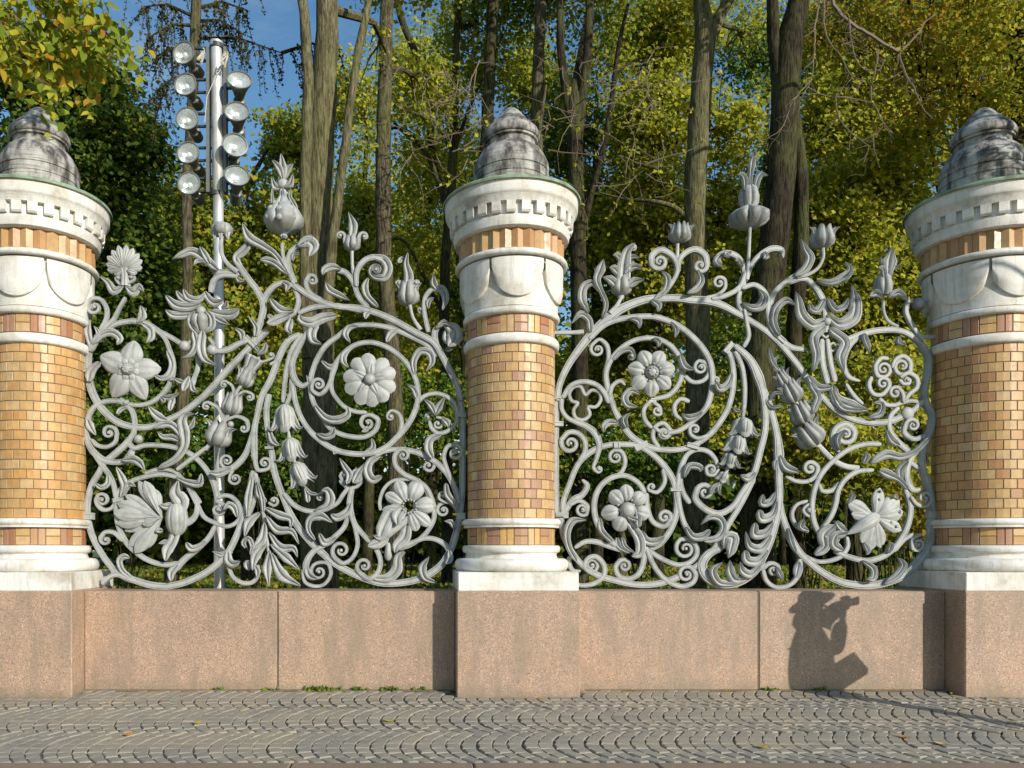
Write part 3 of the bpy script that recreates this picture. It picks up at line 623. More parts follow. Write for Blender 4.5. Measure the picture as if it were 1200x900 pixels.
A_ART = '''
f 106,404 104,410 103,433 105,450 113,470 127,487 143,497 162,501 178,500 195,493 212,485 232,470 245,458 267,433 292,408 313,387 / 8 8 8 9 9 9 9 8 8 8 8 8 8 8 8
b 148,349 140,363 134,375 120,388 112,401 106,412 / 5 5 6 8 9 9
b 119,388 126,374 126,362 121,353 / 6 6 6 6 @ 112.5,361
l 108,408 104,388 108,376 / 7 10 1
l 112,402 117,392 113,384 / 4 6 2
l 110,404 120,394 133,391 143,399 140,406 / 7 9 10 9 3
b 115,400 132,382 152,377 162,377 173,380 188,389 203,397 217,406 / 8 8 8 8 8 7 7 7
l 162,379 168,371 167,360 / 4 12 3
l 167,368 172,364 174,363 / 6 4 1
l 166,379 177,387 178,397 173,403 / 6 9 9 2
b 182,386 193,396 199,410 203,424 203,436 198,452 188,465 175,473 160,475 147,472 142,467 / 6 6 6 7 7 7 7 7 6 6 5
l 197,412 203,428 199,441 191,445 183,441 / 5 8 9 7 3
l 106,448 108,438 114,431 121,427 / 11 12 9 7
b 104,500 104,489 110,478 120,472 132,470 145,472 154,480 158,493 157,507 150,518 135,532 122,543 117,553 108,568 103,588 103,605 108,627 120,650 135,670 / 7 7 7 7 7 7 7 7 7 9 9 8 8 8 8 8 8 8 8
l 104,492 107,500 115,511 / 9 11 2
b 147,473 152,471 / 8 8
l 150,478 143,480 139,486 / 4 6 5
b 102.5,500 102.5,512 108,527 120,538 135,542 152,540 / 8 8 9 9 8 8
L 145,540 158,539 167,544 173,552 / 6 11 9 2
l 148,539 152,533 / 5 7
b 103,517 112,533 122,548 132,563 137,585 / 7 7 7 7 6
b 108,515 115,522 127,524 136,518 138,508 / 5 6 6 5 5 @ 129,507.5
b 150,518 157,525 170,522 188,522 203,524 220,530 233,540 243,552 250,566 254,580 256,588 / 8 7 7 7 7 7 7 7 7 7 6 @ 255.5,597
l 198,493 188,490 181,484 176,477 / 3 12 9 2
L 188,549 208,538 218,523 218,508 216,495 220,488 231,487 / 6 9 10 14 12 8 1
L 217,514 203,499 192,499 185,504 / 6 9 10 3
L 211,517 202,513 193,513 188,508 / 7 8 7 2
l 219,505 226,499 230,489 / 4 7 1
b 208,551 228,536 245,523 / 6 6 5
L 218,450 212,448 204,444 / 5 7 1
L 223,442 219,452 217.5,460 / 5 10 6
L 226,448 228,458 236,462 / 5 7 1
L 189,466 200,467 212,462 / 3 9 2
L 205,466 202,475 202,483 / 8 8 5
L 190,467 194,471 196,474 / 4 6 2
L 237,358 223,362 208,360 198,350 / 6 11 12 4
L 233,368 217,371 204,371 197,366 / 6 11 10 3
L 242,345 234,353 222,351 218,342 / 4 9 9 3
L 226,358 214,351 210,344 / 6 8 3
L 241,343 246,352 253,357 263,355 / 7 9 11 5
L 247,366 262,370 275,370 282,365 / 7 12 13 5
L 250,372 262,379 272,384 / 6 8 1
L 260,362 266,360 268,355 / 6 7 4
L 228,390 231,406 225,418 215,422 / 9 8 6 1
L 239,390 237,410 242,423 257,431 / 10 12 9 1
r 232,416 232,430 228,442 225,450 / 6 6 6 8
b 229,396 218,406 / 5 5
b 245,396 252,405 / 5 5
b 249,411 256,412 267,411 280,404 292,400 / 7 8 9 8 6
L 284,400 284,392 277,387 / 6 9 2
b 298,402 302,390 307,372 309,358 303,343 292,328 284,317 278,308 / 9 9 9 10 9 9 9 7
l 300,395 301,385 293,373 / 9 7 2
l 284,317 277,303 285,296 292,287 289,279 / 7 9 11 9 1
b 307,360 312,347 320,337 332,332 340,333 / 8 8 8 7 5
l 332,332 338,336 336,344 / 5 9 2
b 281,322 268,320 257,319 247,312 / 6 8 10 12
L 256,318 240,304 226,297 214,302 205.6,307 / 8 12 11 8 1
L 247,311 242,301 237,293 / 8 8 3
L 240,308 233,309 231,314 / 6 6 2
b 279,324 262,323 251,329 247,343 / 7 8 8 8
l 278,326 281,330 288,332 / 6 7 2
r 260,278 260,297 267,310 279,320 / 5 5 5 6
b 346,332 338,316 332,300 331,285 / 9 7 5 4
L 338,323 323,300 308,290 293,281 286,265 / 6 7 10 12 1
L 336,322 323,311 314,308 307,309 / 6 8 9 4
b 345,332 338,304 344,292 352,288 / 7 7 7 6
L 350,290 362,285 368,291 364,304 / 10 15 15 4
l 358,287 365,280 368,284 / 8 6 2
l 343,306 345,299 352,300 / 4 7 2
b 345,336 350,352 346,366 334,375 / 7 7 7 6
L 345,366 330,365 322,358 318,352 / 5 11 8 2
L 340,371 328,376 316,383 / 6 12 11
L 320,374 315,372 / 8 5
L 342,375 339,388 343,394 / 8 11 1
b 345,335 362,347 378,355 395,360 420,362 445,369 467,379 488,391 508,402 518,418 528,437 536,454 540,470 / 8 8 8 8 9 9 9 9 9 9 9 8 8
f 538,462 541,480 542,500 542,560 541,585 538,608 533,630 528,644 517,662 495,677 470,683 445,683 420,675 395,662 383,653 362,633 343,608 332,583 322,555 318,528 314,505 312,482 315,462 / 8 8 8 8 8 8 9 9 10 10 9 9 9 9 9 9 9 8 8 7 7 7 7
b 352,392 338,400 328,417 322,433 316,448 308,462 304,475 300,495 296,510 287,534 275,547 262,554 / 8 9 9 9 9 8 8 7 7 8 9 8
L 272,549 258,555 247,555 / 7 12 1
b 275,546 267,548 262,547 259,543 / 4 4 4 4 @ 266,540
b 274,550 270,557 269,563 / 4 4 4 @ 276,561
b 304,478 299,500 298,520 299,541 / 6 8 10 8
b 299,536 303,551 312,551 / 6 6 5 @ 311,543
l 315,500 320,517 328,523 / 4 9 3
b 355,392 343,410 337,430 333,457 332,472 / 7 7 7 6 5
b 362,388 352,405 343,427 346,445 355,453 362,449 / 6 7 8 9 8 4
l 356,452 362,449 360,441 / 6 5 2
b 342,443 341,462 336,474 / 6 6 6
b 343,450 347,473 355,493 368,510 392,527 412,532 432,532 450,526 465,513 478,498 488,477 490,460 486,442 478,428 465,415 450,406 433,402 417,405 405,413 395,425 389,442 389,457 395,468 405,478 417,483 430,484 / 7 7 7 8 8 8 8 8 8 8 8 7 7 7 7 7 7 7 7 7 6 6 6 6 6
b 512,418 502,405 488,397 467,388 448,382.5 428,381 412,383 395,395 382,405 372,420 365,440 364,457 368,473 377,488 387,502 397,508 412,512 428,512 440,504 443,492 436,487 / 9 10 9 8 7 7 7 7 7 7 7 7 7 7 7 7 7 7 7 7 6 @ 431,496
l 432,500 428,505 424,507 / 7 6 2
b 350,368 365,362 387,359 405,361 425,366 / 7 8 8 8 5
l 467,387 458,392 453,402 / 6 9 5
l 420,383 409,385 405,393 411,403 / 4 8 8 2
l 413,407 404,416 403,425 409,432 / 4 8 8 2
b 395,426 390,440 384,455 375,463 366,457 367,449 / 6 6 6 6 5 5 @ 374,451.5
l 396,426 387,431 377,424 / 5 8 3
L 369,476 383,491 398,493 408,487 408,479 / 5 9 11 9 3
L 372,509 383,513 390,510 393,502 / 4 8 9 3
L 395,371 378,374 364,380 353,376 353,371 / 8 13 13 9 4
L 372,378 366,391 368,401 378,406 / 11 12 10 2
b 378,353 363,343 359,332 363,324 / 6 6 6 6 @ 366.5,330
L 410,353 398,347 386,341 383,334 / 2 8 9 3
b 432,362 420,347 414,331 405,320 395,317 / 8 8 7 8 9
L 400,317 389,315 381,319 379,326 / 6 10 9 2
b 418,337 419,318 427,307 438,303 449,306 / 6 7 8 9 9
L 440,303 450,306 455,316 450,327 441,327 / 8 11 12 10 8 @ 441,319
l 443,361 430,347 428,337 432,328 / 6 8 9 3
l 434,367 429,370 429,376 / 6 8 4
r 416,330 413,312 412.5,293 / 5 4 4
r 493,387 484,373 480,357 / 5 4 4
b 502,390 497,364 498,350 505,341 514,339 / 7 6 6 7 9
L 506,341 517,340 522,352 518,366 / 8 11 9 2
L 512,341 508,333 508,324 / 8 9 1
l 502,363 502,355 508,351 / 4 7 3
b 497,371 492,366 / 4 4 @ 493,363
b 516,416 510,400 510,388 516,381 / 8 9 9 6
L 511,386 520,380 526,384 / 5 8 3
L 521,383 531,388 533,397 525,409 / 10 16 19 8
L 524,386 523,398 528,406 / 7 10 6
l 522,410 530,411 / 7 4
l 486,440 485,424 492,413 503,415 506,426 499,437 / 5 8 9 10 8 1
b 490,472 495,466 504,462 516,462 528,468 535,480 534,496 525,505 514,508 506,502 503,493 / 6 6 6 6 6 6 6 6 6 6 5
L 510,488 514,478 521,467 / 4 10 2
L 510,487 505,477 497,470 / 4 8 2
b 510,486 503,484 499,487 / 4 4 4 @ 501,489
b 511,489 518,491 519,497 / 4 4 4 @ 513,497
l 518,491 524,496 525,502 / 6 9 2
l 517,510 504,516 502,527 507,538 / 6 10 11 6
b 506,534 509,546 506,551 / 5 5 5 @ 502,546
l 489,468 485,457 477,452 / 8 7 1
b 462,517 469,507 471,496 467,485 458,482 454,487 / 7 7 6 5 4 4 @ 458,489
l 425,532 437,525 436,514 / 4 8 2
b 447,530 462,527 478,528 495,533 512,543 525,557 533,573 538,590 / 7 7 8 8 8 8 8 8
b 510,595 500,572 488,563 474,556 464,546 463,534 468,528 / 6 6 7 7 7 7 6 @ 472.5,534
b 505,588 509,604 504,618 494,630 480,639 467,643 / 7 7 7 7 7 7
b 505,590 497,571 486,563 473,562 460,564 450,573 445,588 446,598 / 5 5 5 5 5 5 5 5
L 446,535 434,542 431,553 437,563 448,559 / 6 9 11 11 5
L 398,537 404,547 410,557 407,568 / 2 7 9 5
b 410,565 403,565 399,558 / 5 5 5 @ 404,557
L 428,543 421,554 415,567 / 1 8 8
b 417,566 423,563 424,556 / 5 5 5 @ 417.5,556
b 398,563 405,570 417,571 425,563 / 5 5 5 5
b 409,571 402,580 395,590 378,598 362,599 345,592 333,578 / 6 6 6 7 7 7 6
L 370,599 384,594 388,584 384,575 378,576 / 6 11 12 8 3
b 384,577 379,576 377,578 / 4 4 4 @ 376,583
b 413,571 410,588 411,600 416,614 427,628 440,642 446,658 442,672 432,678 423,672 / 7 9 9 7 7 7 7 7 7 6 @ 427,663
L 411,590 407,600 395,607 389,603 / 6 9 10 4
b 408,605 403,618 388,633 / 7 7 8
L 394,630 381,636 375,625 / 7 10 4
b 412,604 417,622 419,640 412,655 402,660 394,655 / 6 6 6 6 6 6 @ 400,645
b 383,638 367,647 359,661 360,672 / 6 8 9 9
L 359,665 364,675 373,678 / 8 9 4
b 355,667 358,682 370,687 381,684 388,672 384,660 375,659 / 5 5 5 5 5 5 5 @ 374,670
L 370,633 362,621 364,609 376,605 391,613 / 4 6 8 12 1
l 435,677 455,677 465,667 467,652 475,647 / 6 12 14 9 3
b 470,641 483,636 497,631 510,632 523,640 528,652 / 6 7 7 7 8 8
l 526,645 527,656 522,660 / 8 8 6
L 512,683 498,677 495,665 503,652 / 4 8 11 1
L 537,600 532,590 524,580 522,567 / 5 7 9 5
b 530,590 520,588 515,585 / 4 4 4 @ 519.5,581
b 537,602 531,592 524,588 516,591 / 5 5 5 5 @ 519.5,598
L 533,620 528,612 520,611 / 7 7 1
b 530,565 523,548 520,535 525,523 535,522 / 6 6 6 6 6 @ 533,531
f 270,645 260,656 245,669 228,678 212,684 195,687 175,685 153,678 138,673 128,677 121,684 / 9 9 9 9 9 9 9 8 7 6 5
b 135,668 148,678 160,682 / 8 8 6
l 157,679 144,667 142,656 148,652 154,654 / 5 7 8 8 4
b 297,552 293,575 288,596 281,620 274,636 268,648 / 7 8 8 9 9 9
b 302,560 300,580 292,604 / 6 6 5
L 268,646 269,657 275,661 283,658 / 9 11 10 4
b 268,661 273,675 285,683 297,682 303,672 303,662 / 5 5 6 6 6 4
L 268,647 260,650 251,646 / 7 7 1
l 293,668 290,661 294,657 / 8 9 5
b 256,584 262,581 271,582 280,591 283,602 278,612 267,617 253,613 240,606 230,588 220,569 / 6 6 6 6 6 6 6 6 6 6 5
L 279,606 275,595 270,592 265,598 / 5 9 9 2
b 247,552 253,570 256,586 / 6 7 6
b 253,616 245,630 232,643 215,657 206,668 / 6 7 8 9 9
L 210,662 203,671 204,680 / 9 10 5
b 210,660 195,662 180,659 166,652 150,638 141,622 137,605 137,587 142,573 155,564 170,559 190,556 208,560 222,572 235,590 / 8 7 7 7 7 7 7 6 6 7 7 7 6 6 6
L 242,634 234,641 226,643 221,636 / 5 8 9 6
L 208,560 223,566 236,567 239,556 / 4 8 10 3
b 220,568 205,553 188,550 170,555 / 5 5 6 6
L 143,583 148,572 145,560 140,548 / 5 10 9 2
L 147,579 154,568 163,571 / 4 9 1
b 137,586 130,596 120,597 113,588 115,580 / 5 5 6 6 5 @ 120,586
L 128,556 128,567 121,572 115,567 / 5 7 7 3
b 145,634 134,624 124,624 119,630 / 6 6 6 6 @ 125,632.5
r 210,613 222,612 230,604 232,593 / 9 8 7 6
b 132,676 122,679 121,686 / 6 6 5
'''
A_COLLARS = [(102, 434, 0, 13, 6), (294, 401, -45, 16, 6), (345, 336, -40, 11, 6), (104, 605, 0, 12, 8), (139, 586, 10, 11, 5), (287, 604, 15, 11, 5), (447, 530, 25, 15, 6), (392, 528, 100, 9, 4), (316, 525, 0, 10, 3), (540, 605, 0, 10, 8), (541, 487, 0, 10, 5), (244, 524, 50, 8, 4), (322, 425, 30, 11, 3)]

B_ART = '''
r 640,390 668,390 684,389 / 5 5 6
b 653,470 655,453 663,433 675,414 690,395 708,377 725,364 742,356 760,351 780,350 795,350 812,352 828,353 845,358 862,367 878,376 895,387 908,398 922,413 937,432 948,448 960,462 975,478 995,490 1015,495 1038,495 1053,490 1068,482 1080,470 / 9 9 10 11 13 14 13 12 11 10 11 12 12 9 8 8 8 8 8 8 8 8 8 9 9 9 8 8
b 690,398 707,382 725,375 745,372 765,372 780,376 795,383 808,393 822,408 831,424 834,440 833,457 827,477 812,493 795,505 783,508 / 8 8 8 8 8 8 8 8 8 8 8 8 8 7 7 6 @ 778,508
L 736,375 746,378 746,388 / 5 9 2
L 785,378 791,388 788,398 / 4 7 2
L 705,374 709,358 703,343 698,330 702,318 705,307 / 5 6 6 9 12 1
L 699,322 694,318 / 6 1
L 704,345 694,333 684,337 681,352 688,369 / 4 8 10 11 3
L 691,390 689,376 679,370 668,382 / 8 8 9 1
r 714,368 722,359 728,348 / 6 5 4
L 766,352 779,340 780,328 773,321 / 6 8 9 2
L 762,353 770,359 768,368 / 8 9 3
b 778,344 788,330 793,318 790,305 782,297 772,294 763,301 763,311 / 6 6 6 7 8 9 9 8 @ 772,308
r 792,320 793.5,303 794,285 / 5 4.5 4
b 794,320 796,305 804,296 816,293 826,300 828,309 / 6 7 8 9 9 8 @ 820,312
L 816,318 820,331 812,342 802,347 / 4 8 8 4
r 874,329 876,300 877.5,265 / 5 4 4
b 872,330 871,314 863,301 850,297 840,303 838,313 / 7 7 8 9 9 5
L 855,298 848,300 850,306 / 5 8 4
L 868,315 861,307 858,310 / 5 7 5
L 845,299 838,308 843,316 / 8 9 3
b 873,330 880,311 892,298 905,292 915,294 917,303 / 7 7 8 9 8 3
L 893,297 895,303 890,307 / 5 8 5
b 868,340 872,323 / 9 10
b 826,350 840,346 849,338 849,329 / 6 5 5 5 @ 842,332
b 833,351 850,347 866,337 874,318 / 7 7 7 7
b 868,339 882,335 893,342 898,353 899,368 904,386 911,396 / 7 7 7 7 8 8 7
b 867,341 865,352 869,363 880,369 / 6 7 8 5
L 868,356 878,362 888,361 892,351 885,343 / 3 8 12 11 3
b 871,362 874,380 876,395 870,408 / 4 5 6 6
b 903,384 902,360 908,342 922,330 933,323 940,318 / 7 7 7 8 9 10
L 930,325 942,316 946,304 940,295 934,284 / 8 10 12 8 1
r 932,326 945,323 957,315 963,303 963,291 / 4 4 4 4 4
b 922,332 942,327 955,337 965,353 / 7 8 8 9
L 955,330 970,333 984,328 992,319 985,310 / 4 9 12 9 1
L 911,395 904,378 907,363 917,355 927,361 / 6 8 9 9 1
b 912,396 927,407 945,410 / 8 8 7
L 966,376 951,382 937,371 932,355 928,345 / 8 14 15 9 1
L 964,352 954,366 946,364 944,358 / 7 9 8 4
L 967,352 976,365 984,362 988,353 / 7 9 8 3
L 967,370 982,381 997,373 999,355 993,337 / 7 15 18 14 1
b 965,352 966,368 967,390 / 8 8 8
L 964,384 951,397 953,418 947,438 / 10 12 11 3
L 970,386 988,402 982,420 984,438 / 10 13 13 2
b 962,398 963,425 969,450 / 7 8 8
b 968,398 971,420 977,448 / 6 7 8
L 974,452 978,468 995,477 1013,483 / 8 14 16 3
L 972,458 984,479 1005,483 / 5 8 5
L 944,442 956,456 969,456 / 9 11 6
L 946,450 955,467 951,477 947,486 / 9 9 8 7
b 1010,394 1000,400 992,411 988,428 994,442 1007,447 / 6 7 7 7 7 3
b 990,450 1000,465 1010,474 / 4 6 4
L 1015,490 1027,486 1028,475 1017,474 / 6 9 7 3
b 990,399 1012,391 1035,387 1058,389 1078,402 1085,412 / 8 9 9 8 8 8
f 1078,402 1087,418 1087,435 1083,460 1085,473 1092,487 1090,503 1083,520 1080,545 1085,563 1090,583 1092,603 1091,625 1085,645 1072,663 1055,676 1028,685 1008,686 985,682 962,670 945,656 937,648 927,632 917,607 912,585 / 8 8 8 8 8 8 8 8 8 8 9 9 10 10 10 10 10 10 9 9 9 9 8 8
b 1080,400 1066,380 1060,366 1062,356 1068,351 / 6 6 6 6 4
r 1052,383 1040,376 1035,364 1035,352 / 4 4 4 4
r 1078,396 1100,395 / 5 5
L 1009,392 1012,405 1013,416 / 7 8 1
L 1052,395 1051,402 1056,407 / 5 8 3
b 1040,421 1032,420 1025,430 1028,441 1036,442 / 6 6 6 6 5 @ 1034,433
b 1044,432 1048,422 1057,418 1065,425 1065,435 / 6 6 6 6 6 @ 1055,430
b 1053,443 1062,438 1072,444 1072,455 1064,462 1058,470 / 6 6 6 6 6 6
b 1053,445 1058,450 1064,450 / 5 5 5 @ 1062,446
b 1020,442 1017,452 1022,462 1032,463 1039,456 / 6 6 6 6 6 @ 1033,450
b 1057,472 1056,462 1051,455 / 5 5 5 @ 1047,461
b 1030,467 1037,474 1048,475 1056,472 1068,470 1082,473 / 6 6 6 6 6 6
b 1052,478 1043,487 1041,500 1046,512 1055,522 1066,531 / 6 7 7 8 9 8
b 1082,511 1069,515 1058,507 1060,496 / 7 7 7 6 @ 1067.5,499
b 983,530 976,516 979,503 991,497 1001,505 1000,514 / 6 8 9 9 8 7 @ 990,509
L 982,528 979,515 985,505 / 4 7 4
r 957,521 965,530 977,541 990,547 1005,549 / 6 7 7 7 7
b 1030,521 1012,521 993,527 976,539 960,557 952,577 950,597 953,614 959,626 / 7 7 7 7 7 7 7 7 7
L 1018,543 1036,533 1052,536 1068,530 1082,515 / 7 12 9 7 6
L 1009,544 1012,536 1007,531 / 8 9 1
L 1050,523 1040,516 1032,506 / 8 10 5
L 1028,552 1038,556 1050,563 1058,574 / 9 12 7 6
L 1054,564 1051,552 1058,541 / 6 12 4
b 1075,526 1064,541 1061,560 1068,574 1079,573 / 6 7 8 9 3
b 1064,540 1077,550 / 6 6
b 1079,522 1078,545 / 6 6
b 1022,551 1003,553 989,562 981,575 978,590 973,604 962,620 / 6 7 7 7 7 7 6
b 984,565 974,575 963,575 960,567 / 5 7 6 3
b 1060,572 1066,592 1064,612 1056,630 1044,645 1032,653 1015,657 995,653 977,646 / 7 8 8 8 8 8 8 8 6
L 1008,657 1020,667 1018,678 1010,678 / 5 9 9 3
b 1065,582 1072,591 1083,594 1088,587 / 5 5 5 5 @ 1081,584
b 1069,626 1058,633 1047,646 / 6 6 6
b 1078,626 1068,632 1068,643 / 5 5 5 @ 1074,638
L 1033,684 1047,674 1053,662 1046,654 / 5 10 10 2
b 940,650 958,658 973,657 986,651 993,640 992,629 / 5 6 6 7 6 5
L 953,650 964,641 963,627 973,616 / 9 13 18 10
L 984,645 974,638 976,628 986,626 / 9 12 12 7
L 978,611 983,619 989,624 / 9 10 2
L 992,590 996,583 992,575 / 5 7 1
b 945,587 932,592 927,603 933,617 946,623 / 5 5 5 5 5
L 944,622 935,617 936,609 / 6 9 5
L 922,619 925,635 928,647 / 4 7 4
b 936,655 936,670 925,685 908,688 897,680 893,667 / 7 7 6 6 6 6
L 933,658 931,668 927,676 / 8 11 9
b 893,667 902,660 911,664 912,676 / 6 6 7 3
b 893,667 898,662 904,660 / 5 5 5 @ 905,668
L 908,665 911,673 913,680 / 6 7 1
b 712,457 709,438 713,420 711,405 702,398 694,404 / 7 6 6 6 5 5 @ 700,410
b 712,457 710,438 717,420 732,405 748,398 765,397 782,403 795,418 799,433 796,448 784,463 766,468 / 8 7 7 7 7 7 7 7 7 7 7 6
L 764,398 770,402 768,409 / 6 7 3
L 718,422 728,412 738,411 742,418 / 4 7 7 4 @ 738,419
b 712,456 718,475 727,494 738,510 752,520 768,526 795,527 812,522 828,512 843,495 853,477 858,457 859,440 857,423 853,412 / 8 8 9 9 9 8 8 8 8 8 8 8 8 7 7
b 714,465 717,453 726,447 732,452 / 6 6 6 3
L 748,464 738,459 730,467 733,476 745,479 / 4 8 9 9 2
L 724,497 712,496 706,501 706,508 / 5 9 8 2
L 733,502 730,492 737,485 / 8 8 1
b 659,467 668,453 682,448 697,451 707,460 713,473 / 7 7 7 7 7 7
b 678,472 670,470 667,462 672,454 680,453 686,463 693,457.5 702,460 704,468 698,477 689,477 691,486 684,492 675,490 672,481 678,472 / 5 5 5 5 5 5 5 5 5 5 5 5 5 5 5 5
b 658,466 658,480 665,490 675,495 687,500 697,508 702,521 700,532 696,546 / 7 6 6 7 9 10 9 7 5
b 697,540 695,549 700,554 / 5 5 4 @ 701,550
f 652,462 651.5,500 651.5,560 652,606 / 8 8 8 8
b 678,541 685,530 685,517 677,508 666,507 658,515 / 7 7 7 7 7 7 @ 668,520
b 763,469 754,480 755,492 763,502 / 6 6 6 6
b 764,472 772,478 773,486 / 5 5 5 @ 769,482
b 772,525 765,513 767,501 777,496 785,504 / 6 6 6 6 6 @ 777.5,507
b 765,500 775,507 790,505 / 5 5 5
b 828,511 816,514 808,509 807,502 / 5 5 5 5 @ 813,504
L 798,485 804,490 812,489 820,484 / 3 9 8 4
b 807,471 797,468 790,475 791,486 799,493 / 7 6 6 6 4
L 795,417 801,432 810,436 / 7 9 2
b 801,440 812,448 824,446 831,436 827,426 819,423 / 6 6 6 6 6 5 @ 821,431
L 856,438 851,451 841,457 835,450 / 6 9 10 6
b 838,455 833,450 / 5 4 @ 838,447
L 859,478 861,482 868,484 / 5 6 1
b 861,412 869,430 872,450 872,470 870,490 / 7 6 6 6 5
b 860,405 878,422 888,442 894,465 896,500 890,528 882,556 868,579 858,593 842,602 826,597 814,584 816,573 / 8 10 14 10 9 9 9 9 8 9 9 9 8 @ 825,577
L 882,554 873,561 863,558 / 8 11 3
b 883,560 868,590 853,615 845,630 833,647 820,660 808,668 / 8 8 8 8 8 8 7
b 893,455 899,470 905,490 910,512 912,532 912,557 912,590 905,623 895,650 882,671 862,683 843,684 828,676 822,662 830,649 846,642 / 9 9 9 10 14 10 10 11 10 11 12 13 14 14 12 8
L 907,540 903,552 / 10 4
L 912,534 919,548 931,554 / 6 11 7
b 920,558 932,564 946,564 955,557 957,547 951,542 / 5 6 6 6 6 6 @ 948,549
L 900,470 905,462 912,464 / 2 5 4
L 895,468 902,478 914,477 / 4 5 3
L 907,577 899,589 890,590 890,580 / 4 9 10 4
L 908,588 902,604 889,608 885,598 / 5 10 12 8
L 903,613 893,625 881,626 880,613 / 5 10 13 6
L 902,627 889,643 876,640 870,623 / 6 12 10 1
L 898,645 884,658 872,656 869,645 / 6 12 12 8
L 890,660 876,673 866,668 863,658 / 5 11 10 1
L 876,678 860,679 853,668 852,656 / 5 12 12 1
L 860,685 840,682 833,668 843,659 / 4 9 10 1
L 846,643 849,630 856,630 853,645 849,654 / 5 12 15 12 1
L 820,615 831,606 842,608 846,618 839,630 822,634 / 1 8 9 9 9 7
b 795,555 794,580 800,610 808,626 / 7 7 7 8
L 802,618 810,629 820,629 828,621 / 6 9 11 5
b 795,565 799,545 806,532 816,527 829,529 838,538 841,548 / 8 8 7 7 7 6 6
b 808,590 800,577 797,560 803,549 811,546 / 7 7 7 8 7
L 800,560 806,547 817,549 817,554 / 4 9 9 3
b 841,550 835,557 828,556 826,549 / 4 5 5 5 @ 832,551
b 660,604 660,588 667,568 678,543 695,528 712,522 732,521 748,523 762,531 777,545 788,562 793,582 792,603 784,623 773,637 762,643 / 8 8 8 8 9 8 8 8 8 9 9 9 9 9 9 9
b 715,562 728,553 732,540 727,529 719,528 / 6 6 6 6 5 @ 721,536
b 722,640 708,627 698,610 696,587 703,570 716,560 733,558 748,567 755,578 / 8 8 8 8 8 8 7 7 7
L 702,607 703,620 715,635 / 6 8 6
b 757,578 758,594 765,612 778,617 786,608 / 7 7 7 7 7 @ 778,606
b 776,550 778,565 769,577 760,575 / 6 6 6 4 @ 763,571
b 662,600 671,586 682,580 688,569 682,562 / 8 9 9 8 4
b 667,592 678,587 688,593 687,603 / 6 6 6 5 @ 682,597
b 657,606 660,627 670,647 683,663 700,674 720,680 745,685 770,684 797,675 / 8 8 8 8 9 9 9 9 9
L 674,657 665,640 663,624 669,611 685,610 / 7 8 9 10 1
b 667,652 667,662 672,669 680,669 / 6 7 6 4
b 673,642 685,635 698,635 712,640 726,645 738,648 / 6 7 8 7 5 3
b 672,684 683,686 697,683 707,674 707,662 697,652 688,655 685,664 690,670 699,674 / 6 6 7 7 7 7 7 7 6 6
b 697,670 700,664 / 5 5 @ 693,662
b 753,640 754,655 748,672 738,678 725,675 721,664 726,657 / 8 8 8 7 7 7 7 @ 731,663
b 756,641 768,667 783,682 799,687 811,682 814,673 809,665 / 7 7 7 7 7 7 6 @ 803,673
b 757,642 772,653 795,662 808,659 816,650 815,639 807,632 797,632 / 6 7 7 7 7 7 7 6 @ 803,643
l 722,630 724,640 736,648 / 8 7 3
l 728,630 731,640 742,648 / 6 6 2
L 750,622 757,634 767,635 776,629 / 6 10 11 4
b 862,563 858,572 / 3 3
'''
B_COLLARS = [(655, 466, 10, 11, 3), (654, 497, 0, 11, 6), (658, 604, 0, 15, 7), (751, 523, 25, 16, 7), (811, 523, -15, 14, 6), (792, 574, 0, 14, 4), (867, 337, 40, 12, 5), (912, 396, -42, 17, 6), (892, 664, 45, 10, 4), (951, 561, 35, 10, 4), (722, 522, 90, 6, 8), (765, 470, 0, 6, 6), (1091, 603, 0, 10, 8), (655, 609, 0, 9, 9), (853, 408, 50, 14, 6)]

def panel(name, x0, label, art, collars):
    ORG[0], ORG[1] = x0, VY-(WALL_T-CAMZ)/K*1.0; ORG[1] = VY+(CAMZ-WALL_T)/K
    t = thing(name, (CAMX+(x0-VX)*K, PY, WALL_T), label, 'iron fence panel', 'ornamental iron fence panels')
    for ln in art.strip().split('\n'): element(ln, t)
    for c in collars: collar(t, *c)
    return t
PA = panel('wrought_iron_panel', 322, 'grey scrolling iron fence panel between the left and middle columns, crossing the floodlight mast', A_ART, A_COLLARS)
# --- flowers of the left panel
F = flower(PA, 'shell_flower')
for k, (a, L, W_) in enumerate([(-200, 13, 9), (-178, 20, 9), (-160, 23, 9), (-141, 26, 9), (-122, 28, 9), (-104, 30, 9), (-86, 30, 9), (-68, 28, 9), (-49, 26, 9), (-30, 24, 9), (-10, 21, 9), (12, 15, 9)]):
    rpetal(F, 147, 318, a, 0, L, W_, y=.03+.004*(k % 2), cup=.35, pw=1.9, name='shell_ray')
bud(F, 147, 336, 0, [(0, 6), (6, 5), (13, 5), (20, 7)], 6, .2, .0, 'shell_neck')
for ln in ('l 146,336 135,342 128,332 119,326 / 4 12 7 1', 'l 149,337 158,344 165,338 171,344 / 4 13 9 1', 'b 141,334 137,329 / 4 4 @ 139,326', 'b 152,333 156,330 / 4 4 @ 155,326'): element(ln, F)
F = flower(PA, 'star_flower')
for a_, L, W_ in ((-82, 33, 27), (-3, 34, 26), (62, 36, 24), (124, 35, 27), (206, 37, 27)): rpetal(F, 152.5, 434, a_, 2, L, W_, y=.03, cup=.14, back=-.1, rib=.7, crease=1.0, pw=.9, rnd=.7)
for k in range(8): rpetal(F, 152.5, 434, k*45+20, 4, 12, 10, y=.045, cup=.3, crease=.3)
knob(F, 152.5, 434, 7.5, .065); beads(F, 152.5, 434, 4.2, 9, 1.8, .10)
F = flower(PA, 'double_flower')
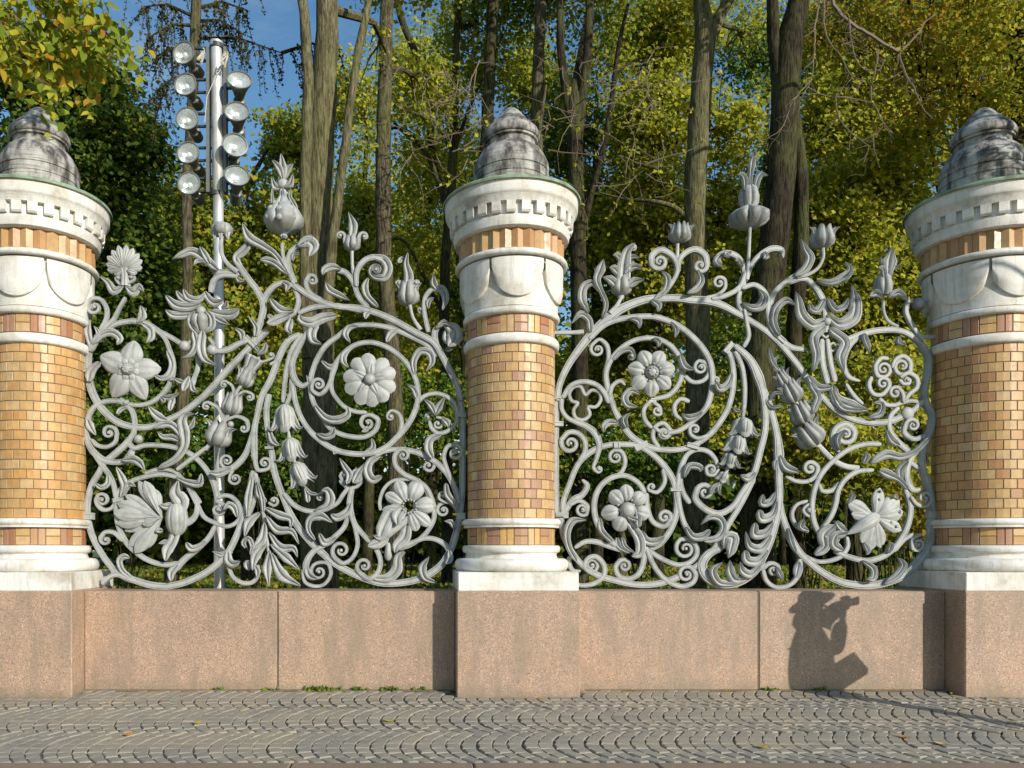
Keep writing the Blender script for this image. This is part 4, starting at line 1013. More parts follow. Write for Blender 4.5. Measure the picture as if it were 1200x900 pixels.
for k, a_ in enumerate((-112, -35, 35, 100, 173)):
    for s in (-1, 1): rpetal(F, 433.7, 446, a_+s*16, 5, 26.5, 19, y=.028+.003*s, cup=.26, pw=1.35, crease=.2, rnd=.5, rib=.15)
for a_ in (-86, -12, 62, 128, 205): rpetal(F, 433.7, 446, a_, 4, 18.5, 12, y=.052, cup=.3, crease=1.1, rib=.2)
knob(F, 433.7, 446, 7, .075)
F = flower(PA, 'lily_flower')
for (x1, y1, W_, yy) in ((163, 564, 14, .02), (171, 564, 15, .045), (182, 573, 12, .03), (147, 580, 13, .015), (139, 590, 17, .04), (136, 602, 18, .06), (139, 614, 17, .045), (147, 622, 12, .02), (152, 640, 15, .03), (160, 648, 17, .05), (172, 643, 12, .03), (166, 603, 9, .085), (170, 615, 11, .08)):
    petal(F, 191, 607, x1, y1, W_, y=yy, cup=.24, pw=1.9, rib=.9, crease=.7)
bud(F, 208, 627, 0, [(0, 5), (4, 9), (10, 12), (20, 13), (30, 11), (36, 7)], 8, .08, .02, 'lily_throat')
for ln in ('L 210,604 214,588 208,578 212,564 / 12 20 16 2', 'L 204,592 196,594 190,592 / 12 9 4', 'L 208,620 204,634 198,645 197,657 / 12 12 14 4', 'L 192,622 186,622 / 8 5', 'L 198,634 190,637 / 8 3'): element(ln, F)
F = flower(PA, 'drooping_daisy')
for a_, L, W_ in ((-112, 27, 17), (-66, 27, 21), (-150, 24, 14), (172, 24, 10), (-5, 26, 20), (40, 28, 15), (70, 24, 15)): rpetal(F, 478, 594, a_, 6, L, W_, y=.03, cup=.28, rib=.7, pw=1.35, rnd=.5)
beads(F, 480, 594, 8, 14, 1.6, .055)
for ln in ('L 470,592 458,602 449,620 445,630 437,627 / 10 18 17 9 1', 'L 474,594 466,606 466,616 / 14 16 3', 'r 482,606 466,617 452,628 438,637 / 8 9 9 7', 'L 477,616 474,630 465,640 463,648 / 12 15 12 3', 'L 455,628 444,636 432,640 / 12 14 8'): element(ln, F)
bud(F, 455, 636, 180, [(0, 2), (6, 3.5), (15, 4.5), (19, 3.5), (21, 1)], 4, .05, .04, 'seed_drop')
F = flower(PA, 'urn_finial')
bud(F, 332.5, 272, 0, [(-8, 3), (-6, 5), (-3, 3.5), (0, 9), (3, 17), (9, 22), (16, 22.5), (24, 18), (34, 10), (42, 5.5), (50, 5)], 5, .13, 0, 'urn_body', 60)
for q in (-1, 0, 1):
    for (dy, r_) in ((0, 4.2), (10, 4.8), (19, 3)): knob(F, 331+q*14*(1-.022*dy), 263-dy-(3 if q else 0), r_, ({0: 22, 10: 19, 19: 13}[dy]*(1 if q == 0 else .68)-1)*K, 'urn_pearl')
for ln in ('L 334,222 341,219 345,209 / 5 10 1', 'L 330,222 323,221 320,211 / 5 10 1', 'L 332,213 332,200 331,185 / 8 12 2', 'L 332,212 328,200 321,193 / 6 9 3', 'L 333,212 338,201 345,196 / 6 9 2',
           'l 322,262 324,250 320,240 320,223 / 3 4 5 2', 'l 340,262 339,250 334,238 333,224 / 3 4 5 2', 'l 350,258 346,243 341,234 342,225 / 3 6 5 2'): element(ln, F)
knob(F, 332, 217, 7, .02, 'urn_knob')
F = flower(PA, 'fleur_finial')
tulip(F, 412.5, 294, 0, 18, 14, 5, False)
for ln in ('L 412,283 414,266 409,252 / 8 12 1', 'b 405,290 404,281 / 5 5 @ 399,277.5', 'b 420,290 421,282 / 5 5 @ 427,279'): element(ln, F)
F = flower(PA, 'tulip_finial')
tulip(F, 478.5, 358, 0, 24, 22, 5)
for ln in ('L 478,342 479,325 476,312 478,300 / 12 12 7 2', 'L 478,310 471,305 467,311 / 3 6 7', 'b 474,338 470,337 / 5 5 @ 468,332.5', 'b 482,338 486,337 / 5 5 @ 487.5,332.5'): element(ln, F)
F = flower(PA, 'mast_side_bud')
bud(F, 260, 279, 0, [(0, 3), (2, 4), (3, 9), (6, 11.5), (12, 12), (16, 9), (18, 4)], 4, .2, name='drooping_bud')
for q in (-8, 0, 8): petal(F, 260+q*.7, 262, 260+q, 282, 9, y=.07-abs(q)*.004, cup=.2)
F = flower(PA, 'bud_chain')
tulip(F, 284, 453, 22, 20, 18, 7); bud(F, 288, 440, 28, [(0, 6), (10, 7), (22, 11), (24, 9)], 5, .2, name='bud_frill')
for ln in ('r 300,428 304,418 307,411 / 4 4 5', 'L 303,417 311,412 314,404 / 5 8 3', 'L 304,413 300,408 / 5 4', 'b 303,426 313,423 318,421 / 4 4 4 @ 318,417', 'r 285,450 279,458 275,466 / 4 4 4'): element(ln, F)
tulip(F, 270, 486, 12, 23, 20, 7, False)
for ln in ('b 275,465 272,452 265,447 / 4 4 4 @ 263,451', 'b 278,464 287,459 294,461 / 4 4 4 @ 293,466', 'b 262,494 257,479 247,473 / 5 5 5 @ 243,477', 'b 264,493 277,488 289,493 291,500 / 5 5 6 5 @ 286,502', 'r 268,485 262,495 256,503 / 5 6 6'): element(ln, F)
knob(F, 271, 498, 4, .03, 'berry'); tulip(F, 252, 523, 20, 29, 24, 5)
F = flower(PA, 'bellflower_chain')
bell(F, 333.5, 474, 176, 29, 28); bell(F, 339.5, 513, 172, 27, 24); bell(F, 345.5, 542, 156, 26, 25)
for ln in ('r 338,505 339,515 / 3 5', 'r 344,536 346,544 / 4 4', 'l 357,569 360,577 362,589 / 3 6 7', 'l 358,570 364,578 373,580 / 3 5 4'): element(ln, F)
F = flower(PA, 'leaf_mask')
bud(F, 237, 392, 0, [(0, 3), (6, 8), (14, 13), (20, 12), (24, 6)], 5, .25, .0, 'mask_cup'); knob(F, 237, 366, 6, .05)
for ln in ('L 233,392 226,384 225,374 231,367 / 4 8 8 3', 'L 241,392 250,384 250,374 244,367 / 4 8 8 3', 'r 237,390 237,378 237,370 / 6 7 9'): element(ln, F)
F = flower(PA, 'palm_leaf')
for ln in ('r 299,552 303,575 309,602 314,640 316,665 / 5 5 5 4 2', 'L 296,560 292,585 292,606 / 5 10 1', 'L 307,600 293,613 289,629 / 4 12 2', 'L 311,612 307,634 295,644 / 5 13 3', 'L 289,642 286,636 292,631 297,640 295,650 / 6 6 6 6 2', 'L 313,636 301,651 298,668 / 5 13 2', 'L 299,662 303,670 303,676 / 5 8 3',
           'L 317,645 314,666 317,687 / 4 12 1', 'L 311,595 328,604 342,609 342,619 / 4 11 8 2', 'L 313,605 326,621 343,623 352,638 / 4 11 8 1', 'L 316,624 330,642 345,643 350,653 / 4 11 8 1', 'L 318,638 337,654 353,668 / 4 12 1', 'L 319,648 332,674 354,686 / 4 15 2', 'L 302,565 305,580 314,589 / 4 9 4', 'b 315,589 321,593 / 4 4 @ 321,587',
           'L 303,565 309,585 311,600 / 3 6 4'): element(ln, F)
for (x, y) in ((217.5, 406.5), (249.5, 411)): knob(PA, x, y, 6.5, .03)
F = flower(PA, 'hanging_bud'); knob(F, 163, 515, 5.5, .02, 'berry'); tulip(F, 152, 536, 20, 8, 8, 4, False)

PB = panel('wrought_iron_panel', 872, 'grey scrolling iron fence panel between the middle and right columns, with trefoil and crown finial', B_ART, B_COLLARS)
F = flower(PB, 'feather_tulip')
tulip(F, 728, 346, 0, 22, 17, 5, False); knob(F, 727.5, 348, 4, .0, 'stem_knob')
for ln in ('L 729,332 730,312 733,297 741,289 / 17 17 10 3', 'b 738,290 743,289 / 3 3 @ 741,292', 'L 727,326 718,317 712,317 / 7 10 3', 'L 728,310 722,302 716,303 / 6 8 3', 'L 731,322 740,315 750,319 / 7 10 2', 'L 732,308 738,303 746,305 / 6 8 2', 'L 723,338 714,330 704,328 / 10 11 1', 'L 733,338 742,332 752,332 / 10 11 1'): element(ln, F)
F = flower(PB, 'rose_bud'); tulip(F, 796, 284, 3, 24, 17, 9)
F = flower(PB, 'crown_finial')
bud(F, 877.5, 266, 0, [(-2, 3), (0, 11), (3, 17), (8, 21), (14, 21), (19, 15), (23, 8)], 8, .26, 0, 'crown_skirt', 80)
bud(F, 877.5, 244, 0, [(0, 7), (6, 10.5), (14, 11), (22, 9), (26, 5)], 6, .22, 0, 'crown_body', 48)
for ln in ('L 877,226 877,208 878,196 878.5,184 / 4 6 9 1', 'L 870,226 870,215 866,209 859,211 / 5 8 7 1', 'L 885,226 885,215 889,208 896,210 / 5 8 7 1'): element(ln, F)
knob(F, 877, 280, 3.2, -.015, 'stem_knob')
F = flower(PB, 'poppy_bud'); tulip(F, 963, 291, 0, 27, 20, 6); knob(F, 963, 297, 2.8, -.012, 'stem_knob')
F = flower(PB, 'lily_finial')
bud(F, 1035, 346, 0, [(0, 5), (5, 9), (12, 10), (20, 8), (26, 4)], 5, .22, 0, 'lily_cup')
for ln in ('L 1032,351 1024,345 1014,350 / 7 10 5', 'L 1038,350 1049,345 1057,355 / 7 10 3', 'L 1037,328 1038,309 1038.5,294 / 6 19 1', 'L 1036,316 1030,309 1027,304 / 6 6 1', 'L 1039,316 1045,309 1047,306 / 6 6 1', 'L 1034,332 1030,318 1023,318 / 7 8 4', 'L 1038,332 1042,316 1049,317 / 7 8 3'): element(ln, F)
knob(PB, 1077, 356, 7.5, -.01)
knob(PB, 1062, 485, 8, .02, flat=.4)
F = flower(PB, 'round_flower')
for k in range(7): rpetal(F, 762.5, 437.5, -115+k*360/7, 8, 20, 19, y=.028, cup=.28, crease=1.2, pw=1.05, rnd=.6)
beads(F, 762.5, 437.5, 11, 14, 2.6, .035); knob(F, 762.5, 437.5, 8.2, .04); beads(F, 762.5, 437.5, 4.5, 9, 1.8, .085)
F = flower(PB, 'drooping_flower')
for (x, y, W_) in ((732.5, 568, 18), (715, 576, 19), (704, 603, 19), (722, 622, 20), (754, 578, 18), (760, 604, 19)):
    petal(F, 734+(x-734)*.3, 597+(y-597)*.3, x, y, W_, y=.03, cup=.32, crease=1.2, pw=1.1, rnd=.55)
beads(F, 732, 592, 9, 10, 2.2, .04); knob(F, 734, 598, 9.5, .05)
for ln in ('L 727,600 739,617 748,633 747,648 738,652 / 9 11 13 12 5', 'L 744,593 746,606 745,618 / 6 8 9', 'L 729,596 735,606 744,610 / 4 6 6'): element(ln, F)
F = flower(PB, 'orchid_flower')
for (x1, y1, W_, yy, kw) in ((992, 588, 17, .03, {}), (996, 602, 15, .036, {}), (1029, 572, 15, .034, {}), (1052, 586, 22, .03, {}), (1056, 600, 20, .034, {}), (1054, 622, 15, .036, {}), (1018, 645, 17, .03, {}), (1030, 642, 17, .034, {}), (1008, 636, 14, .032, {})):
    petal(F, 1023, 606, x1, y1, W_, y=yy, cup=.16, rib=.4, pw=1.5, crease=.5, **kw)
petal(F, 1028, 604, 990, 626, 17, y=.05, cup=.3, rib=.8, pw=.6, name='ribbed_throat')
for (x, y) in ((1028.5, 576), (1027.5, 585.5), (1041, 612), (1047.5, 617)): knob(F, x, y, 1.8, .055, 'spot')
for ln in ('L 1010,636 1014,646 1010,650 / 6 7 1', 'L 1038,648 1040,640 1036,636 / 7 9 3', 'l 1050,586 1046,581 1043,584 / 5 5 4', 'l 1056,594 1050,597 1052,602 / 5 5 4'): element(ln, F)
F = flower(PB, 'rose_chain')
for (x, y, a_, w_, h) in ((957, 522, -38, 31, 25), (944, 497, -24, 25, 22), (932, 472, -26, 24, 22), (922, 455, -30, 17, 18)): tulip(F, x, y, a_, w_, h, 8)
for ln in ('r 957,524 946,503 934,478 922,452 908,430 / 5 5 5 5 4', 'L 911,436 902,423 897,408 / 5 7 1', 'l 908,432 906,423 910,418 / 3 5 1', 'l 913,438 903,434 / 3 4', 'l 914,440 916,430 / 3 4'): element(ln, F)
F = flower(PB, 'bellflower_chain')
bell(F, 870, 489, 182, 28, 20); bell(F, 864, 509, 188, 26, 20); bell(F, 856, 530, 190, 20, 16); bell(F, 850, 553, 205, 15, 12)
for ln in ('r 855,540 850,553 845,563 835,577 / 4 4 4 4', 'L 846,562 840,572 841,581 / 3 6 2', 'L 842,566 833,572 829,580 / 3 6 4'): element(ln, F)
F = flower(PB, 'horned_mask')
for (x, y) in ((955, 407), (976, 407), (967, 391)): 
    element(f'b {x+5},{y} {x},{y+5} {x-5},{y} {x},{y-5} {x+5},{y} / 3.2 3.2 3.2 3.2 3.2', F)
knob(F, 967, 378, 5, .03, 'mask_boss')
for (x, y, r_) in ((947, 598, 9),): 
    element(f'b {x+7},{y} {x},{y+7} {x-7},{y} {x},{y-7} {x+6},{y} / 4 4 4 4 4', PB); knob(PB, x, y, 3.6, .02)
for q in (0, 1, 2): knob(PB, 964.5+q*4, 629-q*4.5, 2.0, .055, 'spot')
# ================================================================ FLOODLIGHT MAST
MD = 9.35                                                    # its distance from the eye plane
MY = CAMY+MD
def at(x, y, d): return Vector((CAMX+(x-VX)*d/FX, CAMY+d, CAMZ+(VY-y)*d/FX))
mp = at(257, 690, MD)
mast = thing('floodlight_mast', (mp.x, MY, lawn_z), 'tall silver steel mast carrying nine round floodlights behind the left iron panel', 'floodlight mast')
def mz(y): return CAMZ+(VY-y)*MD/FX-lawn_z
def mx(x): return (x-257)*MD/FX
rS = 5.8*MD/FX; rT = 6.8*MD/FX; top = at(253, 50, MD).x-mp.x
add('pole', MB().tube([(0, 0, -.2), (0, 0, mz(400)), (mx(256), 0, mz(262))], [rS*1.1, rS*1.02, rS], 20).me('pole', METAL, True, 50), mast)
add('pole_top', MB().tube([(mx(256), 0, mz(262)), (mx(256), 0, mz(232)), (mx(256), 0, mz(231)), (mx(253.5), 0, mz(56)), (mx(253.5), 0, mz(55.5)), (mx(253.5), 0, mz(50)), (mx(253.5), 0, mz(49))], [rS*1.05, rS*1.05, rT, rT, rT*1.15, rT*1.15, rT*.6], 20).me('pole_top', METAL, True, 40), mast)
for x in (244, 264):
    b = MB().box(-.018, .018, -.05, .05, mz(226), mz(56))
    add('side_rail', b.me('side_rail', LAMPG), mast, (mx(x), .02, 0))
for y in (55, 228): add('clamp_band', MB().tube([(0, 0, -.025), (0, 0, .025)], rT*1.18, 20).me('clamp_band', METALD, True, 40), mast, (mx(254), 0, mz(y)))
def floodlight(x, y, side, tilt, turn, sc=1.0):
    """bell reflector with glass and rear gear box, aimed down and to the street"""
    e = add('floodlight', None, mast, (mx(x), -.16, mz(y+2)-.16*(VY-y)/FX), (R(-tilt), 0, R(turn)))
    rr = .132*sc
    bell_ = MB().lathe([(rr*.30, .26), (rr*.38, .22), (rr*.55, .14), (rr*.8, .06), (rr*.98, .02), (rr*1.02, 0), (rr*1.03, -.012), (rr*.95, -.014), (rr*.93, .0)], 28)
    v = [(p[0], p[2], -p[1]) for p in bell_.v]
    add('reflector_bell', mesh('reflector_bell', v, bell_.f, LAMPG, True, 40), e)
    inn = MB().lathe([(.0, .09), (rr*.35, .085), (rr*.6, .06), (rr*.8, .03), (rr*.93, .004)], 28); v = [(p[0], p[2], -p[1]) for p in inn.v]
    add('mirror', mesh('mirror', v, inn.f, MIRROR, True), e)
    gl = MB().lathe([(.0, -.010), (rr*.5, -.008), (rr*.93, 0)], 28); v = [(p[0], p[2], -p[1]) for p in gl.v]
    add('lens_glass', mesh('lens_glass', v, gl.f, GLASS, True), e)
    add('lamp_bulb', MB().tube([(0, .085, 0), (0, .07, 0), (0, .03, 0), (0, .02, 0)], [.02, .03, .028, .012], 12).me('lamp_bulb', BULB, True, 50), e)
    add('gear_box', MB().tube([(0, .24, 0), (0, .26, 0), (0, .42, 0), (0, .44, 0)], [rr*.3, rr*.5, rr*.5, rr*.35], 16).me('gear_box', LAMPG, True, 40), e)
    bk = MB()
    for dz in (-.10, .05):
        bk.box(min(mx(x), mx(254)), max(mx(x), mx(254)), -.02, .01, mz(y)+dz-.012, mz(y)+dz+.012)
    add('bracket_arm', bk.me('bracket_arm', METALD), mast, (0, .03, 0))
b = NB('mirror_reflector'); n = b.noise(b.wcoords(), 9, 3); b.l(b.ramp(n, [(.3, (.36, .40, .40)), (.6, (.70, .74, .73))]), b.p.inputs['Base Color']); b.p.inputs['Metallic'].default_value = .7; b.p.inputs['Roughness'].default_value = .26; b.bump(b.noise(b.wcoords(), 40, 2), .5, .01); MIRROR = b.m
BULB = m_plain('frosted_bulb', (.75, .78, .76), .3)
b = NB('lens'); b.p.inputs['Base Color'].default_value = (.8, .88, .88, 1); b.p.inputs['Roughness'].default_value = .12; b.p.inputs['Alpha'].default_value = .18; GLASS = b.m
for (x, y, ti, tu) in ((220, 60, 2, -8), (222, 97, 2, -8), (224, 137, 1, -5), (225, 177, 2, -5), (226, 213, 4, 2)): floodlight(x, y, -1, ti+rng.uniform(-3, 3), tu+rng.uniform(-5, 5))
for (x, y, ti, tu) in ((284, 92, 20, 16), (281, 129, 14, 12), (279, 168, 10, 10), (281, 204, 18, 14)): floodlight(x, y, 1, ti+rng.uniform(-3, 5), tu+rng.uniform(-5, 5), 1.08)
cb = MB()
for (x, y) in ((241, 76), (268, 80)):
    for k in range(7):
        a = rng.uniform(0, 6.3); p = [(mx(x)+.05*math.cos(a+q)*(.4+.1*q), -.12-.02*q, mz(y)+.07*math.sin(a*1.3+q*1.1)) for q in range(6)]
        cb.tube(p, .006, 5)
cb.tube([(mx(266), -.14, mz(84)), (mx(256), -.13, mz(98)), (mx(246), -.13, mz(120)), (mx(243), -.12, mz(150))], .005, 5)
add('knotted_cord', cb.me('knotted_cord', m_plain('cream_cord', (.62, .58, .45), .8)), mast)

# ================================================================ TREES
nr = np.random.default_rng(11)
def leaves_mesh(name, centres, size, mat, fold=.25, droop=.35, fine=False):
    n = len(centres); C_ = np.asarray(centres, float)
    s = size*nr.uniform(.65, 1.25, n)
    a = nr.uniform(0, 2*np.pi, n); el = nr.normal(-droop, .55, n)
    # blades turn their faces to the light, as leaves do
    q = nr.normal(0, .62, (n, 3))+np.array([.35, -.55, .5]); q /= np.maximum(1e-6, np.linalg.norm(q, axis=1))[:, None]
    d = np.stack([np.cos(a)*np.cos(el), np.sin(a)*np.cos(el), np.sin(el)], 1); b = np.cross(d, q); b /= np.maximum(1e-6, np.linalg.norm(b, axis=1))[:, None]
    nn = q; d = np.cross(b, nn)*-1
    p0 = C_; p1 = C_+d*s[:, None]*.55+b*s[:, None]*.42+nn*s[:, None]*fold*.3; p2 = C_+d*s[:, None]*1.1; p3 = C_+d*s[:, None]*.55-b*s[:, None]*.42+nn*s[:, None]*fold*.3
    if fine:
        S = s[:, None]; up = nn*S*fold*.5
        V = np.stack([p0, C_+d*S*.28+b*S*.36+up, C_+d*S*.66+b*S*.30+up, p2-nn*S*.08, C_+d*S*.66-b*S*.30+up, C_+d*S*.28-b*S*.36+up], 1).reshape(-1, 3)
        idx = (np.arange(n)*6)[:, None]+np.array([0, 1, 2, 3, 0, 3, 4, 5])[None, :]
        me = bpy.data.meshes.new(name); me.vertices.add(6*n); me.vertices.foreach_set('co', V.astype(np.float32).ravel())
        me.loops.add(8*n); me.loops.foreach_set('vertex_index', idx.astype(np.int32).ravel())
        me.polygons.add(2*n); me.polygons.foreach_set('loop_start', np.arange(2*n, dtype=np.int32)*4); me.polygons.foreach_set('loop_total', np.full(2*n, 4, np.int32))
        me.materials.append(mat); me.update(calc_edges=True); return me
    V = np.stack([p0, p1, p2, p3], 1).reshape(-1, 3)
    me = bpy.data.meshes.new(name); me.vertices.add(4*n); me.vertices.foreach_set('co', V.astype(np.float32).ravel())
    idx = (np.arange(n)*4)[:, None]+np.array([0, 1, 2, 0, 2, 3])[None, :]
    me.loops.add(6*n); me.loops.foreach_set('vertex_index', idx.astype(np.int32).ravel())
    me.polygons.add(2*n); me.polygons.foreach_set('loop_start', np.arange(2*n, dtype=np.int32)*3); me.polygons.foreach_set('loop_total', np.full(2*n, 3, np.int32))
    me.materials.append(mat); me.update(calc_edges=True); return me
def clump_points(blobs, n, csz=.28, per=26, shell=.55):
    """leaf positions grouped in sprays through the blobs (x,y,z,rx,ry,rz)"""
    blobs = np.asarray(blobs, float); vol = blobs[:, 3]*blobs[:, 4]*blobs[:, 5]; vol = vol**.75; pr = vol/vol.sum()
    m = max(1, n//per); bi = nr.choice(len(blobs), m, p=pr); u = nr.normal(0, 1, (m, 3)); u /= np.linalg.norm(u, axis=1)[:, None]
    rad = nr.uniform(shell, 1.05, m)[:, None]*nr.uniform(.8, 1.12, m)[:, None]
    cc = blobs[bi, :3]+u*rad*blobs[bi, 3:6]
    P = np.repeat(cc, per, 0); off = nr.normal(0, 1, (m*per, 3))*np.array([csz, csz, csz*.45])
    # sprays droop outward
    P = P+off; P[:, 2] -= .25*np.abs(off[:, 0])+.25*np.abs(off[:, 1]); return P, cc
def trunk_mesh(pts, rads, mat, n=14, wob=.04, flare=True):
    """bark-ridged trunk"""
    P, W = [], []
    pts = [np.array(p, float) for p in pts]
    m = len(pts); Q = [2*pts[0]-pts[1]]+pts+[2*pts[-1]-pts[-2]]
    for i in range(m-1):
        for k in range(5):
            t = k/5; p0, p1, p2, p3 = Q[i:i+4]
            P.append(.5*((2*p1)+(-p0+p2)*t+(2*p0-5*p1+4*p2-p3)*t*t+(-p0+3*p1-3*p2+p3)*t**3)); W.append(rads[i]+(rads[i+1]-rads[i])*t)
    P.append(pts[-1]); W.append(rads[-1]); b = MB().tube(P, W, n)
    return b
def tree(name, label, trunks, bark, crown, leafmat, n, leaf, group='park trees behind the fence', limbs=(), csz=.3, per=26, shell=.55, twigs=True, droop=.35):
    """trunks: list of (points, radii); crown: blobs; limbs: list of (points, radii)"""
    base = Vector(trunks[0][0][0]); t = thing(name, base, label, 'tree', group)
    L = lambda ps: [Vector(p)-base for p in ps]
    b = MB()
    for ps, rs in trunks:
        q = trunk_mesh(L(ps), rs, bark); b.put(q.v, q.f)
    for i, v in enumerate(b.v):
        s = 1+.05*math.sin(v[2]*3.1+i % 14)+.03*math.sin(v[2]*9+(i % 14)*2.3); b.v[i] = (v[0]+.012*math.sin(v[2]*7+i % 14), v[1], v[2])
    add('trunk', b.me('trunk', bark, True, 60), t)
    for ps, rs in limbs:
        add('limb', trunk_mesh(L(ps), rs, bark, 9).me('limb', bark, True, 60), t)
    if crown:
        P, cc = clump_points([(c[0]-base.x, c[1]-base.y, c[2]-base.z, c[3], c[4], c[5]) for c in crown], n, csz*.72, per+8, shell)
        add('crown', leaves_mesh('crown', P, leaf, leafmat, droop=droop), t)
        if twigs:
            tb = MB()
            tp = L(trunks[0][0])
            for c in crown:
                cb_ = Vector(c[:3])-base
                zt = cb_.z-max(.6, .35*abs(cb_.x)+.2*abs(cb_.y))
                zs = min(max(zt, tp[0].z+.5), tp[-1].z); st = tp[-1]
                for u, v_ in zip(tp[:-1], tp[1:]):
                    if u.z <= zs <= v_.z: st = u.lerp(v_, (zs-u.z)/max(1e-3, v_.z-u.z))
                mid = st.lerp(cb_, .5)+Vector((rng.uniform(-.3, .3), rng.uniform(-.3, .3), .25))
                tb.tube([st, mid, cb_], [.075, .05, .025], 6)
                for k in range(7):
                    e = cb_+Vector((rng.uniform(-1, 1)*c[3], rng.uniform(-1, 1)*c[4], rng.uniform(-.8, .8)*c[5])); q = mid.lerp(cb_, rng.uniform(.2, 1))
                    tb.tube([q, q.lerp(e, .5)+Vector((0, 0, .15)), e], [.022, .014, .006], 4)
            add('branches', tb.me('branches', bark), t, kind='stuff')
    return t
def P3(seq, d): return [at(x, y, d) for x, y in seq]
def gbase(x, d): p = at(x, 600, d); p.z = lawn_z-.15; return p
def R_(px_, d): return px_*d/FX/2
def blob(x, y, d, rx, rz, ry=None):
    p = at(x, y, d); return (p.x, p.y, p.z, rx*d/FX, (ry if ry else rx*d/FX), rz*d/FX)

# T1 big multi-stem tree behind the left panel
d = 11.6
tree('linden_tree', 'thick olive multi-stemmed tree just left of the middle of the left fence panel',
     [([gbase(374, d), at(374, 500, d), at(373, 330, d), at(375, 200, d), at(381, 90, d), at(384, 0, d), at(388, -120, d)], [R_(46, d), R_(40, d), R_(34, d), R_(32, d), R_(29, d), R_(25, d), R_(18, d)]),
      ([at(362, 420, d-.15), at(358, 330, d-.25), at(358, 200, d-.3), at(361, 90, d-.3), at(352, -30, d-.2), at(345, -140, d)], [R_(16, d), R_(14, d), R_(13, d), R_(12, d), R_(11, d), R_(9, d)]),
      ([at(380, 400, d-.2), at(388, 300, d-.35), at(402, 190, d-.4), at(415, 90, d-.4), at(432, 0, d-.3), at(452, -110, d)], [R_(14, d), R_(12, d), R_(10, d), R_(9, d), R_(8, d), R_(6, d)])],
     BARK_O, [blob(330, -190, d+1, 130, 70), blob(430, -170, d-.5, 110, 80), blob(400, -240, d, 150, 80), blob(452, 60, d+2.2, 40, 40)], LF_YG, 3000, .085, csz=.2)
# T7 lit trunk right panel
d = 13.5
tree('linden_tree', 'straight olive trunk forking above, behind the left part of the right fence panel',
     [([gbase(812, d), at(815, 560, d), at(818, 400, d), at(814, 250, d), at(820, 130, d), at(826, 40, d), at(820, -10, d), at(808, -130, d)], [R_(31, d), R_(28, d), R_(27, d), R_(25, d), R_(24, d), R_(23, d), R_(16, d), R_(12, d)]),
      ([at(828, 50, d), at(848, 10, d), at(868, -40, d), at(890, -140, d)], [R_(20, d), R_(13, d), R_(11, d), R_(8, d)])],
     BARK_O, [blob(760, -150, d, 130, 70), blob(880, -120, d, 120, 70), blob(720, -60, d+2, 60, 60), blob(880, 40, d+2, 50, 50)], LF_YG, 4200, .09, csz=.24,
     limbs=[([at(812, 262, d), at(790, 243, d), at(765, 236, d), at(735, 234, d+.3), at(700, 225, d+.6)], [.05, .045, .035, .025, .012])])
# T8 dark thick trunk, forked top
d = 12.6
tree('linden_tree', 'thick dark forked tree behind the middle of the right fence panel',
     [([gbase(888, d), at(888, 560, d), at(890, 420, d), at(905, 300, d), at(917, 180, d), at(924, 60, d), at(940, -20, d), at(955, -130, d)], [R_(42, d), R_(38, d), R_(36, d), R_(34, d), R_(32, d), R_(30, d), R_(22, d), R_(16, d)]),
      ([at(918, 130, d), at(908, 60, d), at(903, -20, d), at(890, -130, d)], [R_(18, d), R_(14, d), R_(12, d), R_(10, d)]),
      ([gbase(935, d+.5), at(932, 500, d+.5), at(930, 400, d+.4), at(938, 300, d+.3), at(938, 200, d+.2), at(930, 130, d+.1)], [R_(20, d), R_(18, d), R_(18, d), R_(17, d), R_(16, d), R_(12, d)])],
     BARK_D, [blob(900, -170, d, 130, 70), blob(1010, -130, d-.5, 110, 60)], LF_YG, 2200, .09, csz=.22)
